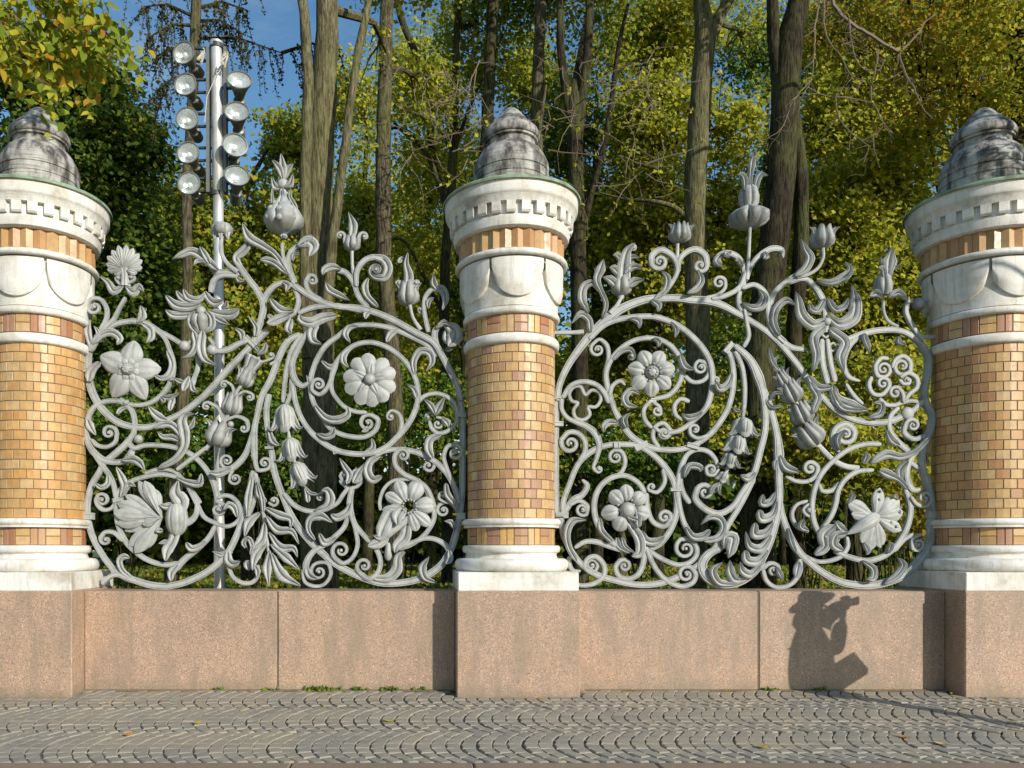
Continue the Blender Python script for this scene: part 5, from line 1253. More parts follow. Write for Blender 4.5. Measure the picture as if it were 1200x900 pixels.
# thinner trunks
specs_t = [
 ('pine_tree', 'slim grey barked tree rising behind the fleur finial of the left panel', 14.5, [(462, 640), (464, 520), (458, 400), (450, 300), (449, 180), (452, 60), (455, -120)], (22, 20, 19, 18, 18, 16, 14), BARK_G),
 ('park_tree', 'dark slender tree immediately left of the middle column', 17, [(524, 640), (523, 480), (521, 330), (530, 200), (535, 60), (540, -100)], (14, 13, 12, 11, 9, 8), BARK_D),
 ('park_tree', 'brown trunk rising from behind the dome of the middle column', 16, [(566, 640), (566, 450), (566, 280), (572, 120), (578, 0), (582, -100)], (18, 17, 16, 14, 13, 11), BARK_D),
 ('park_tree', 'grey trunk just right of the middle column dome', 15.5, [(640, 640), (636, 450), (632, 300), (629, 150), (634, 0), (636, -110)], (15, 15, 14, 14, 13, 11), BARK_G),
 ('park_tree', 'twin stemmed tree right of the middle column', 14.2, [(680, 640), (680, 480), (678, 330), (675, 200), (672, 110)], (20, 19, 19, 18, 16), BARK_D),
 ('larch_tree', 'slender trunk with drooping larch twigs behind the floodlights', 12.2, [(200, 640), (206, 560), (216, 450), (220, 330), (219, 230), (226, 110), (230, 0), (235, -120)], (18, 16, 14, 12, 12, 12, 12, 10), BARK_G),
 ('park_tree', 'dark trunk rising beyond the top right corner column', 24, [(1120, 560), (1128, 380), (1134, 200), (1136, 60), (1138, -80)], (13, 12, 11, 9, 8), BARK_D),
 ('park_tree', 'dark leaning tree at the far upper right edge', 16, [(1180, 560), (1186, 380), (1192, 200), (1196, 80), (1204, -80)], (26, 24, 20, 16, 14), BARK_D),
 ('park_tree', 'pale trunk far back between the two flowers of the right panel', 22, [(728, 640), (730, 520), (734, 400), (745, 280), (742, 180), (726, 60), (735, -60)], (10, 10, 9, 8, 7, 6, 5), BARK_G),
 ('park_tree', 'thin curved dark tree behind the right side of the left panel', 19, [(548, 640), (545, 420), (535, 280), (508, 190), (500, 100), (470, 20), (452, -60)], (10, 9, 9, 8, 8, 8, 6), BARK_D),
]
crowns = {
 0: [blob(470, -60, 15, 70, 60), blob(500, 100, 16, 40, 40)], 1: [blob(560, 40, 18, 60, 70), blob(500, 150, 19, 45, 60)], 2: [blob(600, -20, 17, 70, 50), blob(570, 330, 19, 50, 60)],
 3: [blob(640, -60, 17, 80, 50)], 4: [blob(690, -60, 16, 90, 60), blob(700, 60, 18, 50, 60)], 6: [blob(1120, 60, 16, 100, 90), blob(1060, -30, 15, 110, 70), blob(1190, 120, 16, 60, 60)],
 7: [blob(1200, 30, 15, 90, 90)], 8: [blob(740, 100, 22, 70, 80), blob(770, 260, 22, 60, 80)], 9: [blob(520, 240, 20, 60, 80), blob(470, 330, 20, 50, 60)]}
mats_t = {0: LF_YG, 1: LF_YG, 2: LF_G, 3: LF_YG, 4: LF_M, 6: LF_Y, 7: LF_YG, 8: LF_M, 9: LF_YG}
for i, (nm, lab, d, pts, ws, bk) in enumerate(specs_t):
    tr = [([gbase(pts[0][0], d)]+[at(x, y, d) for x, y in pts[1:]], [R_(w_, d) for w_ in ws])]
    if i == 4:
        tr.append(([at(676, 170, d), at(664, 110, d), at(657, 50, d), at(655, -110, d)], [R_(12, d), R_(10, d), R_(9, d), R_(8, d)]))
        tr.append(([at(676, 170, d), at(684, 100, d), at(690, 40, d), at(692, -110, d)], [R_(12, d), R_(11, d), R_(10, d), R_(8, d)]))
    if i == 5: continue
    lb = {1: [([at(533, 262, d), at(522, 235, d), at(500, 180, d), at(478, 160, d), at(458, 140, d+.3)], [.07, .06, .05, .035, .02]), ([at(528, 190, d), at(545, 140, d), at(566, 90, d), at(590, 40, d)], [.05, .04, .03, .02])],
          4: [([at(676, 300, d), at(690, 240, d), at(712, 150, d), at(724, 60, d), at(736, 5, d)], [.07, .06, .05, .04, .03]), ([at(718, 90, d), at(745, 70, d), at(780, 66, d)], [.03, .02, .012])],
          8: [([at(742, 180, d), at(760, 150, d), at(790, 148, d), at(808, 158, d)], [.06, .05, .035, .02]), ([at(734, 400, d), at(790, 340, d), at(798, 262, d), at(782, 180, d)], [.09, .08, .06, .04])],
          9: [([at(512, 200, d), at(485, 160, d), at(462, 150, d), at(440, 165, d)], [.06, .05, .03, .015]), ([at(545, 420, d), at(500, 330, d), at(470, 280, d), at(430, 300, d)], [.06, .05, .035, .02])],
          7: [([at(1190, 200, d), at(1160, 130, d), at(1120, 100, d), at(1080, 110, d)], [.08, .06, .04, .02])]}.get(i, ())
    tree(nm, lab, tr, bk, crowns.get(i, []), mats_t.get(i, LF_M), 3000*len(crowns.get(i, [1])), .10, csz=.3, limbs=lb)
# larch with drooping needle twigs
nm, lab, d, pts, ws, bk = specs_t[5]
base = gbase(200, d); lar = thing('larch_tree', base, lab, 'tree', 'park trees behind the fence')
q = trunk_mesh([base-base]+[at(x, y, d)-base for x, y in pts[1:]], [R_(w_, d) for w_ in ws], bk); add('trunk', q.me('trunk', bk, True, 60), lar)
tw = MB(); npts = []
for (x0, y0, x1, y1) in ((228, 20, 165, 8), (228, 30, 172, 45), (226, 60, 178, 70), (230, 10, 290, 12), (230, 25, 285, 40), (228, 45, 330, 62), (226, 90, 180, 110), (231, -20, 150, -40), (231, -30, 300, -30), (232, -60, 200, -100), (232, -60, 330, -80), (330, 62, 400, 58)):
    a, b_ = at(x0, y0, d)-base, at(x1, y1, d-rng.uniform(-.6, .9))-base; mid = a.lerp(b_, .5)+Vector((0, 0, .12)); tw.tube([a, mid, b_], [.03, .018, .008], 5)
    for k in range(15):
        s = rng.uniform(.12, 1.0); p = a.lerp(mid, s*2) if s < .5 else mid.lerp(b_, s*2-1)
        L_ = rng.uniform(.25, .95); dx = rng.uniform(-.25, .25); dy = rng.uniform(-.3, .3); ps = [p]
        for j in range(1, 6): ps.append(p+Vector((dx*j/5+rng.uniform(-.03, .03), dy*j/5, -L_*(j/5)**1.2)))
        tw.tube(ps, [.008, .007, .006, .005, .004, .003], 4)
        for j in range(5):
            for r_ in range(7): npts.append(ps[j].lerp(ps[j+1], rng.random())+Vector((rng.gauss(0, .015), rng.gauss(0, .015), 0)))
add('drooping_twigs', tw.me('drooping_twigs', BARK_D), lar)
add('needles', leaves_mesh('needles', [tuple(p) for p in npts], .045, NEEDLE), lar)

# left maple mass
d = 15.5
tree('maple_tree', 'dense dark green maple behind the left column and the shell flower', [([gbase(60, d), at(62, 400, d), at(70, 200, d), at(75, 60, d)], [.22, .19, .14, .08])], BARK_D,
     [blob(60, 90, d, 80, 60), blob(110, 130, d, 62, 70), blob(140, 190, d, 60, 60), blob(60, 220, d+.5, 90, 80), blob(150, 290, d+.5, 70, 70), blob(80, 340, d, 80, 80), blob(180, 400, d+1, 70, 70), blob(100, 450, d+1, 90, 60), blob(30, 420, d, 80, 80), blob(170, 160, d, 30, 36)], LF_D, 64000, .12, csz=.30, shell=.35)
d = 19
tree('maple_tree', 'olive green bushy tree beyond the floodlight mast', [([gbase(290, d), at(290, 400, d), at(285, 300, d), at(280, 230, d)], [.16, .13, .1, .06])], BARK_D,
     [blob(215, 235, d, 40, 50), blob(250, 300, d, 60, 70), blob(310, 330, d, 70, 60), blob(330, 250, d, 50, 60), blob(290, 400, d, 80, 60), blob(210, 330, d, 50, 60), blob(350, 170, d+1, 34, 50), blob(320, 160, d+1, 20, 24)], LF_M, 42000, .12, csz=.32, shell=.35)
# middle-distance broadleaf trees filling the view
mids = [
 ('tree behind the pomegranate finial with small bright leaves', 24, 430, [(430, 250, 60, 80), (410, 120, 50, 60), (480, 330, 60, 70), (440, 420, 70, 60), (400, 330, 40, 60)], LF_YG),
 ('loose yellow-green tree left of the middle column', 26, 505, [(500, 200, 55, 70), (520, 340, 60, 80), (500, 450, 70, 60), (490, 80, 50, 60), (560, 200, 40, 70)], LF_YG),
 ('tree right of the middle column with dull olive leaves', 23, 700, [(700, 260, 60, 70), (660, 150, 50, 70), (730, 380, 60, 80), (690, 460, 60, 60), (620, 80, 40, 60), (750, 170, 40, 50)], LF_M),
 ('golden green tree between the rose bud and the crown finial', 20, 770, [(770, 130, 60, 70), (760, 240, 70, 70), (850, 260, 50, 80), (860, 150, 40, 60), (800, 340, 70, 60), (780, 30, 70, 50), (780, 480, 70, 60)], LF_YG),
 ('bright leafy tree behind the poppy bud of the right panel', 18, 1000, [(980, 250, 60, 70), (1040, 220, 60, 70), (1010, 330, 70, 70), (1070, 340, 60, 70), (960, 360, 40, 60), (1050, 430, 60, 60)], LF_YG),
 ('orange tinted tree above the right end of the right panel', 20, 1080, [(1010, 100, 60, 60), (1080, 60, 80, 70), (1060, 160, 70, 50), (970, 150, 50, 60), (1140, 30, 70, 60), (1000, 20, 70, 50), (1180, 120, 50, 70)], LF_YG),
 ('dark tree deep behind the crown finial', 25, 900, [(880, 300, 70, 80), (960, 80, 50, 70), (880, 60, 50, 60), (920, 220, 60, 80), (900, 420, 80, 70)], LF_G),
]
for lab, d, xb, bl, mt in mids:
    ymin = min(b_[1] for b_ in bl)
    tree('broadleaf_tree', lab, [([gbase(xb, d), at(xb+3, 480, d), at(xb-4, 300, d), at(xb, ymin+20, d)], [.17, .15, .11, .05])], BARK_D, [blob(x, y, d, rx, rz) for x, y, rx, rz in bl], mt, 5600*len(bl), .125, csz=.32, shell=.3)
# far wood: one mass of crowns nobody can tell apart
fw = []
for k in range(100):
    dd = nr.uniform(34, 52); x = -200+k*16+nr.uniform(-20, 20); y_ = nr.uniform(270, 600)
    if 110 < x < 350: y_ = max(y_, 380)
    fw.append(blob(x, y_, dd, nr.uniform(60, 90), nr.uniform(60, 100), 3.0))
P, cc = clump_points(fw, 170000, .7, 30, .3)
add('far_wood', leaves_mesh('far_wood', P, .36, LF_M), kind='stuff')
fu = [blob(-150+k*30, nr.uniform(540, 640), nr.uniform(36, 50), 80, 60, 3.0) for k in range(50)]
P, cc = clump_points(fu, 80000, .8, 30, .2)
add('far_undergrowth', leaves_mesh('far_undergrowth', P, .5, LF_D), kind='stuff')
tk = MB()
for k in range(22):
    dd = nr.uniform(28, 46); x = nr.uniform(-150, 1350); p = gbase(x, dd); tk.tube([p, p+Vector((nr.uniform(-.3, .3), 0, 6)), p+Vector((nr.uniform(-.8, .8), 0, 13))], [nr.uniform(.10, .22), .12, .05], 8)
add('far_trunks', tk.me('far_trunks', BARK_D, True), kind='stuff')

# shrubs behind the right panel and the left
def shrub(lab, x, y, d, rx, rz, mat, n, leaf=.085, name='shrub', blobs=None):
    bs = blobs or [blob(x, y, d, rx, rz), blob(x-rx*.6, y+rz*.4, d+.3, rx*.6, rz*.6), blob(x+rx*.6, y+rz*.3, d+.2, rx*.6, rz*.7)]
    b0 = gbase(x, d); t = thing(name, b0, lab, 'shrub', 'shrubs behind the fence')
    P, cc = clump_points([(c[0]-b0.x, c[1]-b0.y, c[2]-b0.z, c[3], c[4], c[5]) for c in bs], n, .16, 16, .2)
    add('foliage', leaves_mesh('foliage', P, leaf, mat, fine=True), t)
    sb = MB()
    for k in range(9):
        e = Vector(cc[rng.randrange(len(cc))]); sb.tube([(rng.uniform(-.15, .15), rng.uniform(-.15, .15), 0), e*.5+Vector((0, 0, .2)), e], [.012, .008, .004], 5)
    add('stems', sb.me('stems', BARK_D), t, kind='stuff')
shrub('bright yellow-green shrub behind the orchid flower of the right panel', 1010, 540, 11.2, 70, 60, LF_YG, 2600, .095)
shrub('leafy green shrub behind the rose chain of the right panel', 945, 500, 11.6, 60, 60, LF_YG, 2400, .09)
shrub('small shrub with orange leaves low beside the right column', 1070, 600, 10.6, 40, 50, LF_Y, 900, .085)
shrub('tall leafy shrub behind the cloverleaf scrolls', 1045, 440, 12.2, 70, 60, LF_YG, 2600, .09)
shrub('dim shrub behind the trefoil of the right panel', 745, 530, 14, 80, 50, LF_G, 2600, .09)
shrub('dark green shrub low behind the star flower of the left panel', 150, 500, 13, 80, 60, LF_G, 3600, .09)
shrub('dark leafy shrub behind the palm leaf of the left panel', 300, 500, 14, 60, 90, LF_G, 3600, .09)
shrub('loose dark shrub behind the double flower of the left panel', 470, 470, 16, 80, 70, LF_G, 3200, .1)

# overhanging twigs ---------------------------------------------------------------
def hang(parent_base, t, spots, leafmat, leaf, dens, sag=.5):
    pass
def twig_system(root, length, dirv, n, spread, seed, rad=.02, droop=.25):
    """a branch with side twigs; returns MB and leaf points"""
    r_ = random.Random(seed); b = MB(); lp = []
    p = Vector(root); dv = Vector(dirv).normalized(); pts = [p.copy()]
    for k in range(10):
        dv = (dv+Vector((r_.gauss(0, .10), r_.gauss(0, .10), r_.gauss(0, .08)-droop*.12))).normalized(); p = p+dv*length/10; pts.append(p.copy())
    b.tube(pts, [rad*(1-.08*k) for k in range(11)], 6)
    for k in range(n):
        i = r_.randrange(2, 11); q = pts[i].copy(); d2 = (dv+Vector((r_.uniform(-1, 1), r_.uniform(-1, 1), r_.uniform(-1, .5)))*spread).normalized(); s = [q.copy()]; L_ = length*r_.uniform(.15, .45)
        for j in range(6):
            d2 = (d2+Vector((r_.gauss(0, .22), r_.gauss(0, .22), r_.gauss(0, .18)-droop*.3))).normalized(); q = q+d2*L_/6; s.append(q.copy())
            for _ in range(2): lp.append(q+Vector((r_.gauss(0, .05), r_.gauss(0, .05), r_.gauss(0, .05))))
        b.tube(s, [rad*.35, rad*.3, rad*.26, rad*.22, rad*.18, rad*.14, rad*.1], 4)
    return b, lp
# leafy street linden left of the frame, its tip hanging into the top-left corner
s0 = Vector((-8.6, -3.3, gz(-3)-.1)); stl = thing('street_linden', s0, 'leafy linden on the street side whose yellowing twigs hang into the top left corner', 'tree', 'street trees in front of the fence')
add('trunk', trunk_mesh([Vector((0, 0, 0)), Vector((0, 0, 3)), Vector((.2, 0, 6)), Vector((.1, .2, 9))], [.2, .17, .13, .07], BARK_G).me('trunk', BARK_G, True, 60), stl)
add('limb', MB().tube([Vector((.2, 0, 5.0)), Vector((2.2, -.1, 5.9)), Vector((3.6, -.4, 5.6)), Vector((3.9, .1, 6.3)), Vector((5.0, .3, 6.8))], [.09, .06, .035, .03, .02], 8).me('limb', BARK_G, True), stl)
P, cc = clump_points([(0, 0, 8.6, 1.6, 1.3, 1.4), (-1.4, -.3, 7.6, 1.4, 1.2, 1.1)], 5000, .25, 20, .3)
add('crown', leaves_mesh('crown', P, .10, LF_YG), stl)
lps = []; bb = MB()
LF_TW = m_leaf('twig_leaf', [(0, (.16, .24, .03)), (.4, (.32, .40, .04)), (.75, (.55, .52, .05)), (.93, (.62, .42, .04)), (1, (.50, .24, .04))])
for (x, y, dd, dx, dz, ln, sd_) in ((-30, -60, 4.5, 1.0, -.5, .75, 3), (0, -80, 4.6, .8, -.9, .8, 4), (-50, -20, 4.4, 1.0, -.3, .62, 5), (-60, 30, 4.5, 1.0, -.15, .5, 6), (40, -70, 4.2, .5, -.9, .5, 8), (-60, -50, 4.3, .9, -.8, .8, 10), (-50, 0, 4.6, 1, -.35, .7, 12), (-20, -70, 4.4, .9, -.6, .8, 13), (-55, 60, 4.5, .9, .1, .4, 14)):
    p = at(x, y, dd)-s0; b_, l_ = twig_system(p, ln, (dx, .1, dz), 15, 1.0, sd_, .006, .1); bb.put(b_.v, b_.f); lps += l_
    a = Vector((3.6, -.4, 5.6)); bb.tube([a, a.lerp(p, .5)+Vector((0, 0, .15)), p], [.018, .012, .007], 5)
for (x, y, z, sd_) in ((-3.0, -2.3, 7.35, 21), (-2.7, -2.6, 7.2, 22), (-3.5, -2.5, 7.5, 23)):
    p = Vector((x, y, z))-s0; b_, l_ = twig_system(p, .9, (-.4, 0, -.25), 10, 1.1, sd_, .010, .05); bb.put(b_.v, b_.f); lps += l_
    a = Vector((5.0, .3, 6.8)); bb.tube([a, a.lerp(p, .5)+Vector((0, 0, .1)), p], [.02, .016, .01], 5)
add('hanging_twigs', bb.me('hanging_twigs', TWIG), stl, kind='stuff')
add('twig_leaves', leaves_mesh('twig_leaves', [tuple(p) for p in lps], .062, LF_TW, droop=.9, fine=True), stl)
# nearly bare street tree right of the frame: branch shadows on the right column
s1 = Vector((9.6, -4.2, gz(-3)-.1)); st2 = thing('street_tree', s1, 'nearly bare street tree just beyond the right edge, shading the right column', 'tree', 'street trees in front of the fence')
add('trunk', trunk_mesh([Vector((0, 0, 0)), Vector((0, 0, 3)), Vector((-.3, 0, 6)), Vector((-.2, .2, 9))], [.16, .13, .10, .05], BARK_G).me('trunk', BARK_G, True, 60), st2)
bb = MB(); lps = []
for (z0, x, y, z, sd_, rd) in ((4.6, 7.2, -2.5, 7.0, 31, .03), (5.2, 7.7, -2.6, 6.4, 32, .025), (5.6, 7.5, -2.9, 7.6, 33, .03), (4.4, 7.3, -2.2, 6.1, 34, .02), (4.0, 6.9, -3.0, 5.6, 35, .018)):
    p = Vector((x, y, z))-s1; bb.tube([Vector((-.2, 0, z0)), Vector((-1.0, .6, (z0+p.z)/2+.3)), p], [.05, .035, rd], 6)
    b_, l_ = twig_system(p, 1.7, (-.9, .3, .05), 14, .9, sd_, rd, -.02); bb.put(b_.v, b_.f); lps += l_[::3]
add('bare_branches', bb.me('bare_branches', TWIG), st2)
add('twig_leaves', leaves_mesh('twig_leaves', [tuple(p) for p in lps], .075, LF_Y, fine=True), st2)
# bare hanging twigs of the forked tree, top right of the picture
s2 = gbase(1262, 11.0); hb = thing('bare_twigged_tree', s2, 'tree just beyond the right column whose bare twigs hang into the view', 'tree', 'park trees behind the fence')
add('trunk', trunk_mesh([Vector((0, 0, 0)), at(1262, 400, 11)-s2, at(1255, 200, 11)-s2, at(1240, -60, 11)-s2], [.12, .11, .09, .06], BARK_G).me('trunk', BARK_G, True, 60), hb)
add('limb', MB().tube([at(1240, -40, 11)-s2, at(1120, -70, 10.6)-s2, at(1040, -40, 10.4)-s2], [.05, .035, .025], 7).me('limb', BARK_G, True), hb)
bb = MB(); lps = []; TWP = []
def pxt(seq, d, r0, r1):
    ps, ws_ = catmull([at(x, y, d)-s2+Vector((0, rng.uniform(-.05, .05), 0)) for x, y in seq], [r0, r1], .07)
    ps = [Vector(p_)+Vector((rng.gauss(0, .004), rng.gauss(0, .004), rng.gauss(0, .004))) for p_ in ps]
    bb.tube(ps, ws_, 5); TWP.extend([(p_, w_) for p_, w_ in zip(ps, ws_)])
dd = 10.4
pxt([(1040, -40), (1000, -30), (975, 0), (990, 22), (1015, 38), (1035, 52), (1056, 60)], dd, .03, .02)
pxt([(1056, 60), (1064, 85), (1070, 105), (1080, 125), (1092, 140)], dd, .016, .006)
pxt([(1056, 60), (1075, 40), (1085, 25), (1100, 14)], dd, .013, .005)
pxt([(968, -20), (958, 20), (952, 60), (950, 95), (940, 112)], dd, .013, .005)
pxt([(966, 0), (970, 40), (985, 65), (1000, 88), (1010, 95)], dd, .013, .005)
pxt([(992, 24), (996, 50), (1008, 78), (1030, 82), (1040, 60)], dd, .012, .005)
pxt([(1031, 50), (1026, 75), (1022, 110), (1030, 130), (1032, 145), (1048, 155)], dd, .012, .004)
pxt([(948, 100), (965, 112), (985, 116), (1010, 116), (1030, 120)], dd, .011, .004)
pxt([(980, 112), (983, 140), (1000, 162), (1012, 170), (1016, 175), (1012, 190)], dd, .009, .004)
pxt([(950, 95), (930, 118), (916, 150), (900, 162)], dd, .009, .003)
pxt([(1030, 152), (1023, 160), (1022, 175), (1032, 195)], dd, .007, .003)
for k in range(150):
    p_, w_ = TWP[rng.randrange(len(TWP))]; a_ = rng.uniform(-.5, 3.6); dv = Vector((math.cos(a_), rng.uniform(-.5, .5), -abs(math.sin(a_))*.8-.1)); L_ = rng.uniform(.08, .42); ps = [p_]
    for j in range(6): dv = (dv+Vector((rng.gauss(0, .25), rng.gauss(0, .2), rng.gauss(-.03, .2)))).normalized(); ps.append(ps[-1]+dv*L_/6)
    r_ = min(w_*.7, .006); bb.tube(ps, [r_*(1-.12*j) for j in range(7)], 4)
    if k < 110: TWP.append((ps[4], r_))
add('bare_twigs', bb.me('bare_twigs', TWIG), hb, kind='stuff')
bb = MB()
s3 = gbase(600, 13.2)
t3 = thing('twiggy_sapling', s3, 'spindly sapling with tangled fine twigs right behind the middle column', 'tree', 'park trees behind the fence')
add('trunk', MB().tube([Vector((0, 0, 0)), at(612, 300, 13.2)-s3, at(640, 100, 13.2)-s3], [.05, .04, .02], 8).me('trunk', BARK_G, True), t3)
lps = []
for k in range(100):
    x, y = rng.choice([(rng.uniform(640, 780), rng.uniform(60, 230)), (rng.uniform(470, 560), rng.uniform(60, 190))]); a = rng.uniform(-.6, 3.7); L_ = rng.uniform(20, 80); dd = 13.2+rng.uniform(-.6, .6)
    ps = [at(x+L_*q*math.cos(a)+6*math.sin(q*5+k), y+L_*q*math.sin(a)+5*math.sin(q*4+k*2), dd)-s3 for q in (0, .25, .5, .75, 1)]
    bb.tube(ps, [.011, .009, .007, .005, .003], 4); lps += [ps[-1], ps[2]] if k % 2 else []
add('tangled_twigs', bb.me('tangled_twigs', TWIG), t3, kind='stuff')
add('foliage', leaves_mesh('foliage', [tuple(p) for p in lps for _ in range(3)], .08, LF_YG), t3)

# grass, litter
def scatter(name, n, x0, x1, y0, y1, z, size, mat, **kw):
    P = np.stack([nr.uniform(x0, x1, n), nr.uniform(y0, y1, n), np.full(n, z)], 1); add(name, leaves_mesh(name, P, size, mat, **kw), kind='stuff')
GRASS = m_leaf('grass_blades', [(0, (.05, .09, .015)), (.6, (.11, .16, .025)), (1, (.20, .21, .04))], .3)
scatter('grass', 60000, -16, 20, .4, 30, lawn_z+.02, .11, GRASS, droop=-.9)
P = [(rng.uniform(-5.3, 5.0), -.36-abs(rng.gauss(0, .5)), 0) for _ in range(90)]
add('leaf_crumbs', leaves_mesh('leaf_crumbs', [(x, y, gz(y)+.012) for x, y, z in P if y > KY0], .028, LF_Y, droop=0), kind='stuff')
scatter('leaf_litter', 22000, -16, 20, .5, 30, lawn_z+.07, .09, LF_Y, droop=0)
def ground_pt(x, y):
    yy = -.32
    for _ in range(30):
        d_ = (CAMZ-gz(yy))*FX/(y-VY); yy = CAMY+d_
    return (CAMX+(x-VX)*d_/FX, yy, gz(yy))
wd = []
for (x, y, n_) in ((372, 807, 34), (385, 808, 18), (420, 808, 12), (458, 808, 16), (492, 808, 5), (905, 811, 10), (965, 812, 6), (320, 811, 4), (250, 812, 4)):
    p = ground_pt(x, y)
    for _ in range(n_*3): wd.append((p[0]+rng.gauss(0, .05), -.33-abs(rng.gauss(0, .015)), .0))
add('wall_foot_weeds', leaves_mesh('wall_foot_weeds', wd, .045, m_leaf('weed_blades', [(0, (.10, .16, .02)), (1, (.22, .27, .05))], .3), droop=-.8), kind='stuff')
b = MB(); 
for k in range(170):
    x = rng.uniform(-5.4, 5.3); 
    if any(abs(x-c) < PH+.02 for c in COLX): continue
    w_ = rng.uniform(.05, .2); b.put([(x-w_, -.36-rng.uniform(0, .03), .001), (x+w_, -.36-rng.uniform(0, .03), .001), (x+w_, -.315, .012), (x-w_, -.315, .012)], [(0, 1, 2, 3)])
add('sand_and_moss', b.me('sand_and_moss', m_soil('mossy_sand', (.16, .13, .05), (.26, .20, .12), (.34, .26, .17), 9)), kind='stuff')
fl = [((148, 863), 'orange fallen leaf lying on the cobbles near the left end of the kerb', (.62, .25, .03)), ((229, 849), 'small yellow fallen leaf on the cobbles below the left wall block', (.50, .42, .05)), ((457, 846), 'yellow green fallen leaf on the cobbles left of the middle column', (.42, .40, .04)),
      ((1104, 873), 'pale tan fallen leaf near the kerb below the right column', (.60, .45, .22)), ((894, 877), 'brownish yellow fallen leaf on cobbles near the kerb at right', (.45, .30, .08)), ((1059, 865), 'small orange brown fallen leaf between the cobbles at right', (.50, .26, .07))]
for (p, lab, c) in fl:
    g_ = ground_pt(*p); v = []; f = []
    n_ = 14
    for k in range(n_):
        a = 2*math.pi*k/n_; r_ = .048*(1+.25*math.cos(a)+.1*math.cos(5*a)); v.append((r_*math.cos(a), r_*.75*math.sin(a), .005*math.cos(2*a)+.018))
    v.append((0, 0, .016)); f = [(k, (k+1) % n_, n_) for k in range(n_)]
    v += [(x, y, z-.0015) for x, y, z in v]; f += [(k+n_+1+0, n_*2+1, (k+1) % n_+n_+1) for k in range(n_)]
    v.append((-.085, .01, .018)); f.append((7, 6, len(v)-1))
    tag(add('fallen_leaf', mesh('fallen_leaf', v, f, m_plain('fallen_leaf', c, .6)), None, g_, (0, 0, rng.uniform(0, 6))), lab, 'leaf', 'leaves fallen on the pavement')
# ================================================================ PERSON just outside the frame, whose shadow falls on the wall
import bmesh
CLOTH = m_plain('dark_blue_jacket', (.03, .04, .07), .85); TROU = m_plain('grey_trousers', (.05, .05, .052), .9); SKIN = m_plain('skin', (.48, .28, .19), .55, 0, 6, .1)
HATM = m_plain('straw_hat', (.45, .36, .22), .9); SHOE = m_plain('brown_shoe', (.06, .035, .02), .5); HAIR = m_plain('brown_hair', (.05, .03, .018), .6); BLK = m_plain('black_camera', (.02, .02, .02), .4)
def skinned(name, V, E, Rd, mat, parent, root=0, sub=2):
    me = bpy.data.meshes.new(name); bm = bmesh.new(); ly = bm.verts.layers.skin.verify(); vs = []
    for i, (p, r_) in enumerate(zip(V, Rd)):
        v = bm.verts.new(p); v[ly].radius = r_ if isinstance(r_, tuple) else (r_, r_); v[ly].use_root = (i == root); vs.append(v)
    for a, b in E: bm.edges.new((vs[a], vs[b]))
    bm.to_mesh(me); bm.free(); me.materials.append(mat)
    o = add(name, me, parent); m = o.modifiers.new('skin', 'SKIN'); m.use_smooth_shade = True; s_ = o.modifiers.new('sub', 'SUBSURF'); s_.levels = sub; s_.render_levels = sub
    return o
FZ = 38.0; pd = 2.13
fp = Vector((3.17+pd*math.sin(R(38)), -.32-pd*math.cos(R(38)), 0)); fp.z = gz(fp.y)+.012
per = thing('person', fp, 'person in dark jacket and sun hat photographing, just outside the frame at right', 'person'); per.rotation_euler = (0, 0, R(FZ)); per.scale = (1.08, 1.08, 1.08)
V = [(0, 0, .93), (-.02, 0, 1.12), (-.03, 0, 1.32), (-.035, 0, 1.43), (-.03, 0, 1.50), (-.005, 0, 1.575), (0, 0, 1.665)]; Rd = [(.15, .11), (.14, .10), (.16, .11), (.10, .08), .055, (.075, .088), (.072, .088)]
E = [(i, i+1) for i in range(6)]
def chain(start, pts, rs):
    p = start
    for q, r_ in zip(pts, rs): V.append(q); Rd.append(r_); E.append((p, len(V)-1)); p = len(V)-1
    return p
for s in (-1, 1):
    w0 = chain(2, ([(-.03, s*.17, 1.385), (.06, .23, 1.40), (.13, .26, 1.44), (.17, .20, 1.50), (.21, .11, 1.55), (.225, .078, 1.575)] if s > 0 else [(-.03, s*.17, 1.385), (.09, s*.21, 1.29), (.20, s*.20, 1.23), (.215, s*.15, 1.36), (.215, s*.10, 1.50), (.225, s*.078, 1.575)]), [.062, .05, .042, .038, .027, (.030, .018)])
    for k in range(4):
        q = 1.60+.0; x = .285+.006*k; yy = s*(.085-.0)+0
        chain(w0, [(.240, s*(.078), 1.590+.018*k-.02), (.263, s*.060, 1.600+.017*k-.02), (.267, s*(.035+.004*k), 1.598+.017*k-.02)], [.0095, .0085, .0075])
    chain(w0, [(.213, s*.055, 1.560), (.207, s*.035, 1.572)], [.011, .009])
    chain(0, [(0, s*.085, .86), (.02, s*.10, .50), (-.02, s*.11, .10), (-.02, s*.11, .045), (.13, s*.125, .035)], [.088, .058, .042, .035, (.034, .026)])
skinned('body', V, E, Rd, SKIN, per, 0)
V2 = [(0, 0, .84), (-.005, 0, .95), (-.02, 0, 1.12), (-.03, 0, 1.32), (-.035, 0, 1.435)]; R2 = [(.20, .18), (.21, .19), (.215, .19), (.225, .185), (.13, .12)]; E2 = [(0, 1), (1, 2), (2, 3), (3, 4)]
V, Rd, E = V2, R2, E2
for s in (-1, 1): chain(3, [(-.03, .175, 1.385), (.06, .235, 1.40), (.13, .265, 1.44), (.17, .205, 1.50), (.20, .12, 1.545)] if s > 0 else [(-.03, s*.175, 1.385), (.09, s*.215, 1.30), (.18, s*.205, 1.25), (.19, s*.155, 1.37), (.20, s*.11, 1.49)], [.10, .09, .082, .072, .05])
skinned('jacket', V, E, Rd, CLOTH, per, 0)
V, Rd, E = [(0, 0, .90)], [(.16, .13)], []
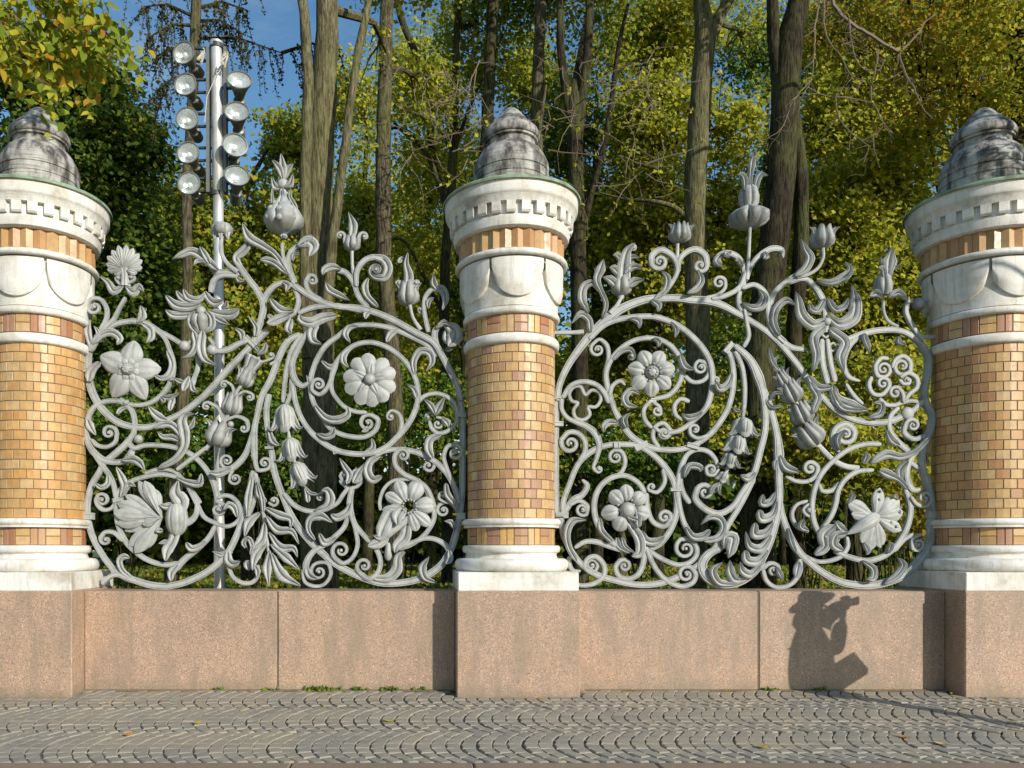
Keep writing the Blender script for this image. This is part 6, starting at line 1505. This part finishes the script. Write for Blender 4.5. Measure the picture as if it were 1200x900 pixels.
for s in (-1, 1): chain(0, [(0, s*.085, .84), (.02, s*.10, .50), (-.02, s*.11, .13), (-.02, s*.11, .09)], [.105, .078, .065, .065])
skinned('trousers', V, E, Rd, TROU, per, 0)
for s in (-1, 1):
    V, Rd, E = [(-.05, s*.11, .05)], [(.045, .05)], []; chain(0, [(.03, s*.115, .048), (.12, s*.122, .036), (.18, s*.126, .03)], [(.05, .045), (.048, .032), (.03, .024)]); skinned('shoe', V, E, Rd, SHOE, per, 0)
hm = MB().lathe([(.0, .115), (.05, .112), (.085, .095), (.098, .05), (.10, .02), (.115, .008), (.17, -.012), (.172, -.018), (.12, -.002), (.09, 0), (.0, .0)], 32)
add('sun_hat', hm.me('sun_hat', HATM, True, 50), per, (-.015, 0, 1.70), (0, R(-8), 0))
hb_ = MB().lathe([(.0, .09), (.06, .07), (.088, .02), (.092, -.04), (.08, -.12), (.05, -.15), (0, -.15)], 24); 
add('hair', mesh('hair', [(x*.9-.025 if x > 0 else x*1.05-.025, y*.88, z) for x, y, z in hb_.v], hb_.f, HAIR, True), per, (-.012, 0, 1.655))
add('pony_tail', MB().tube([(-.08, 0, 1.60), (-.11, 0, 1.58), (-.12, 0, 1.52), (-.11, 0, 1.47)], [.03, .04, .04, .02], 10).me('pony_tail', HAIR, True), per)
add('nose', MB().tube([(.078, 0, 1.635), (.098, 0, 1.605), (.085, 0, 1.597)], [.007, .014, .01], 8).me('nose', SKIN, True), per)
add('mouth', MB().box(.078, .084, -.022, .022, 1.566, 1.576).me('mouth', m_plain('lips', (.35, .12, .10), .5)), per)
for s in (-1, 1):
    add('eye', MB().lathe([(.0, .012), (.009, .008), (.012, 0), (.009, -.008), (0, -.012)], 12).me('eye', m_plain('eye_white', (.6, .6, .58), .2), True), per, (.072, s*.032, 1.64))
    add('ear', MB().tube([(-.01, s*.084, 1.60), (-.012, s*.094, 1.62), (-.008, s*.09, 1.65)], [.008, .014, .008], 8).me('ear', SKIN, True), per)
cmr = add('camera_body', None, None, (0, 0, 0)); M_ = Matrix.Translation(fp) @ Matrix.Rotation(R(FZ), 4, 'Z') @ Matrix.Scale(1.08, 4); cmr.name = 'photo_camera'; cmr.matrix_world = M_ @ Matrix.Translation((.235, 0, 1.60))
tag(cmr, 'black camera held up to the eye by the person at the right edge', 'camera')
add('housing', MB().box(-.03, .03, -.062, .062, -.045, .045, .008).me('housing', BLK), cmr)
add('lens_barrel', MB().tube([(.03, 0, 0), (.06, 0, 0), (.062, 0, 0), (.10, 0, 0)], [.034, .034, .038, .038], 20).me('lens_barrel', BLK, True, 40), cmr)
add('viewfinder', MB().box(-.04, .02, -.02, .02, .045, .07, .005).me('viewfinder', BLK), cmr)
bagm = add('shoulder_bag', None, None); bagm.matrix_world = M_ @ Matrix.Translation((.23, -.10, 1.00)) @ Matrix.Rotation(R(-28), 4, 'Y')
tag(bagm, 'dark square shoulder bag hanging in front of the person at the right edge', 'bag')
add('pouch', MB().box(-.13, .13, -.05, .05, -.14, .10, .012).me('pouch', m_plain('bag_cloth', (.04, .035, .03), .8)), bagm)
add('flap', MB().box(-.134, .134, -.056, -.051, -.02, .104, .002).me('flap', m_plain('bag_flap', (.05, .04, .03), .7)), bagm)
add('strap', MB().tube([(-.13, 0, .09), (-.12, .04, .22), (-.16, .12, .36), (-.24, .16, .44)], .010, 6).me('strap', m_plain('bag_strap', (.03, .03, .03), .8)), bagm)
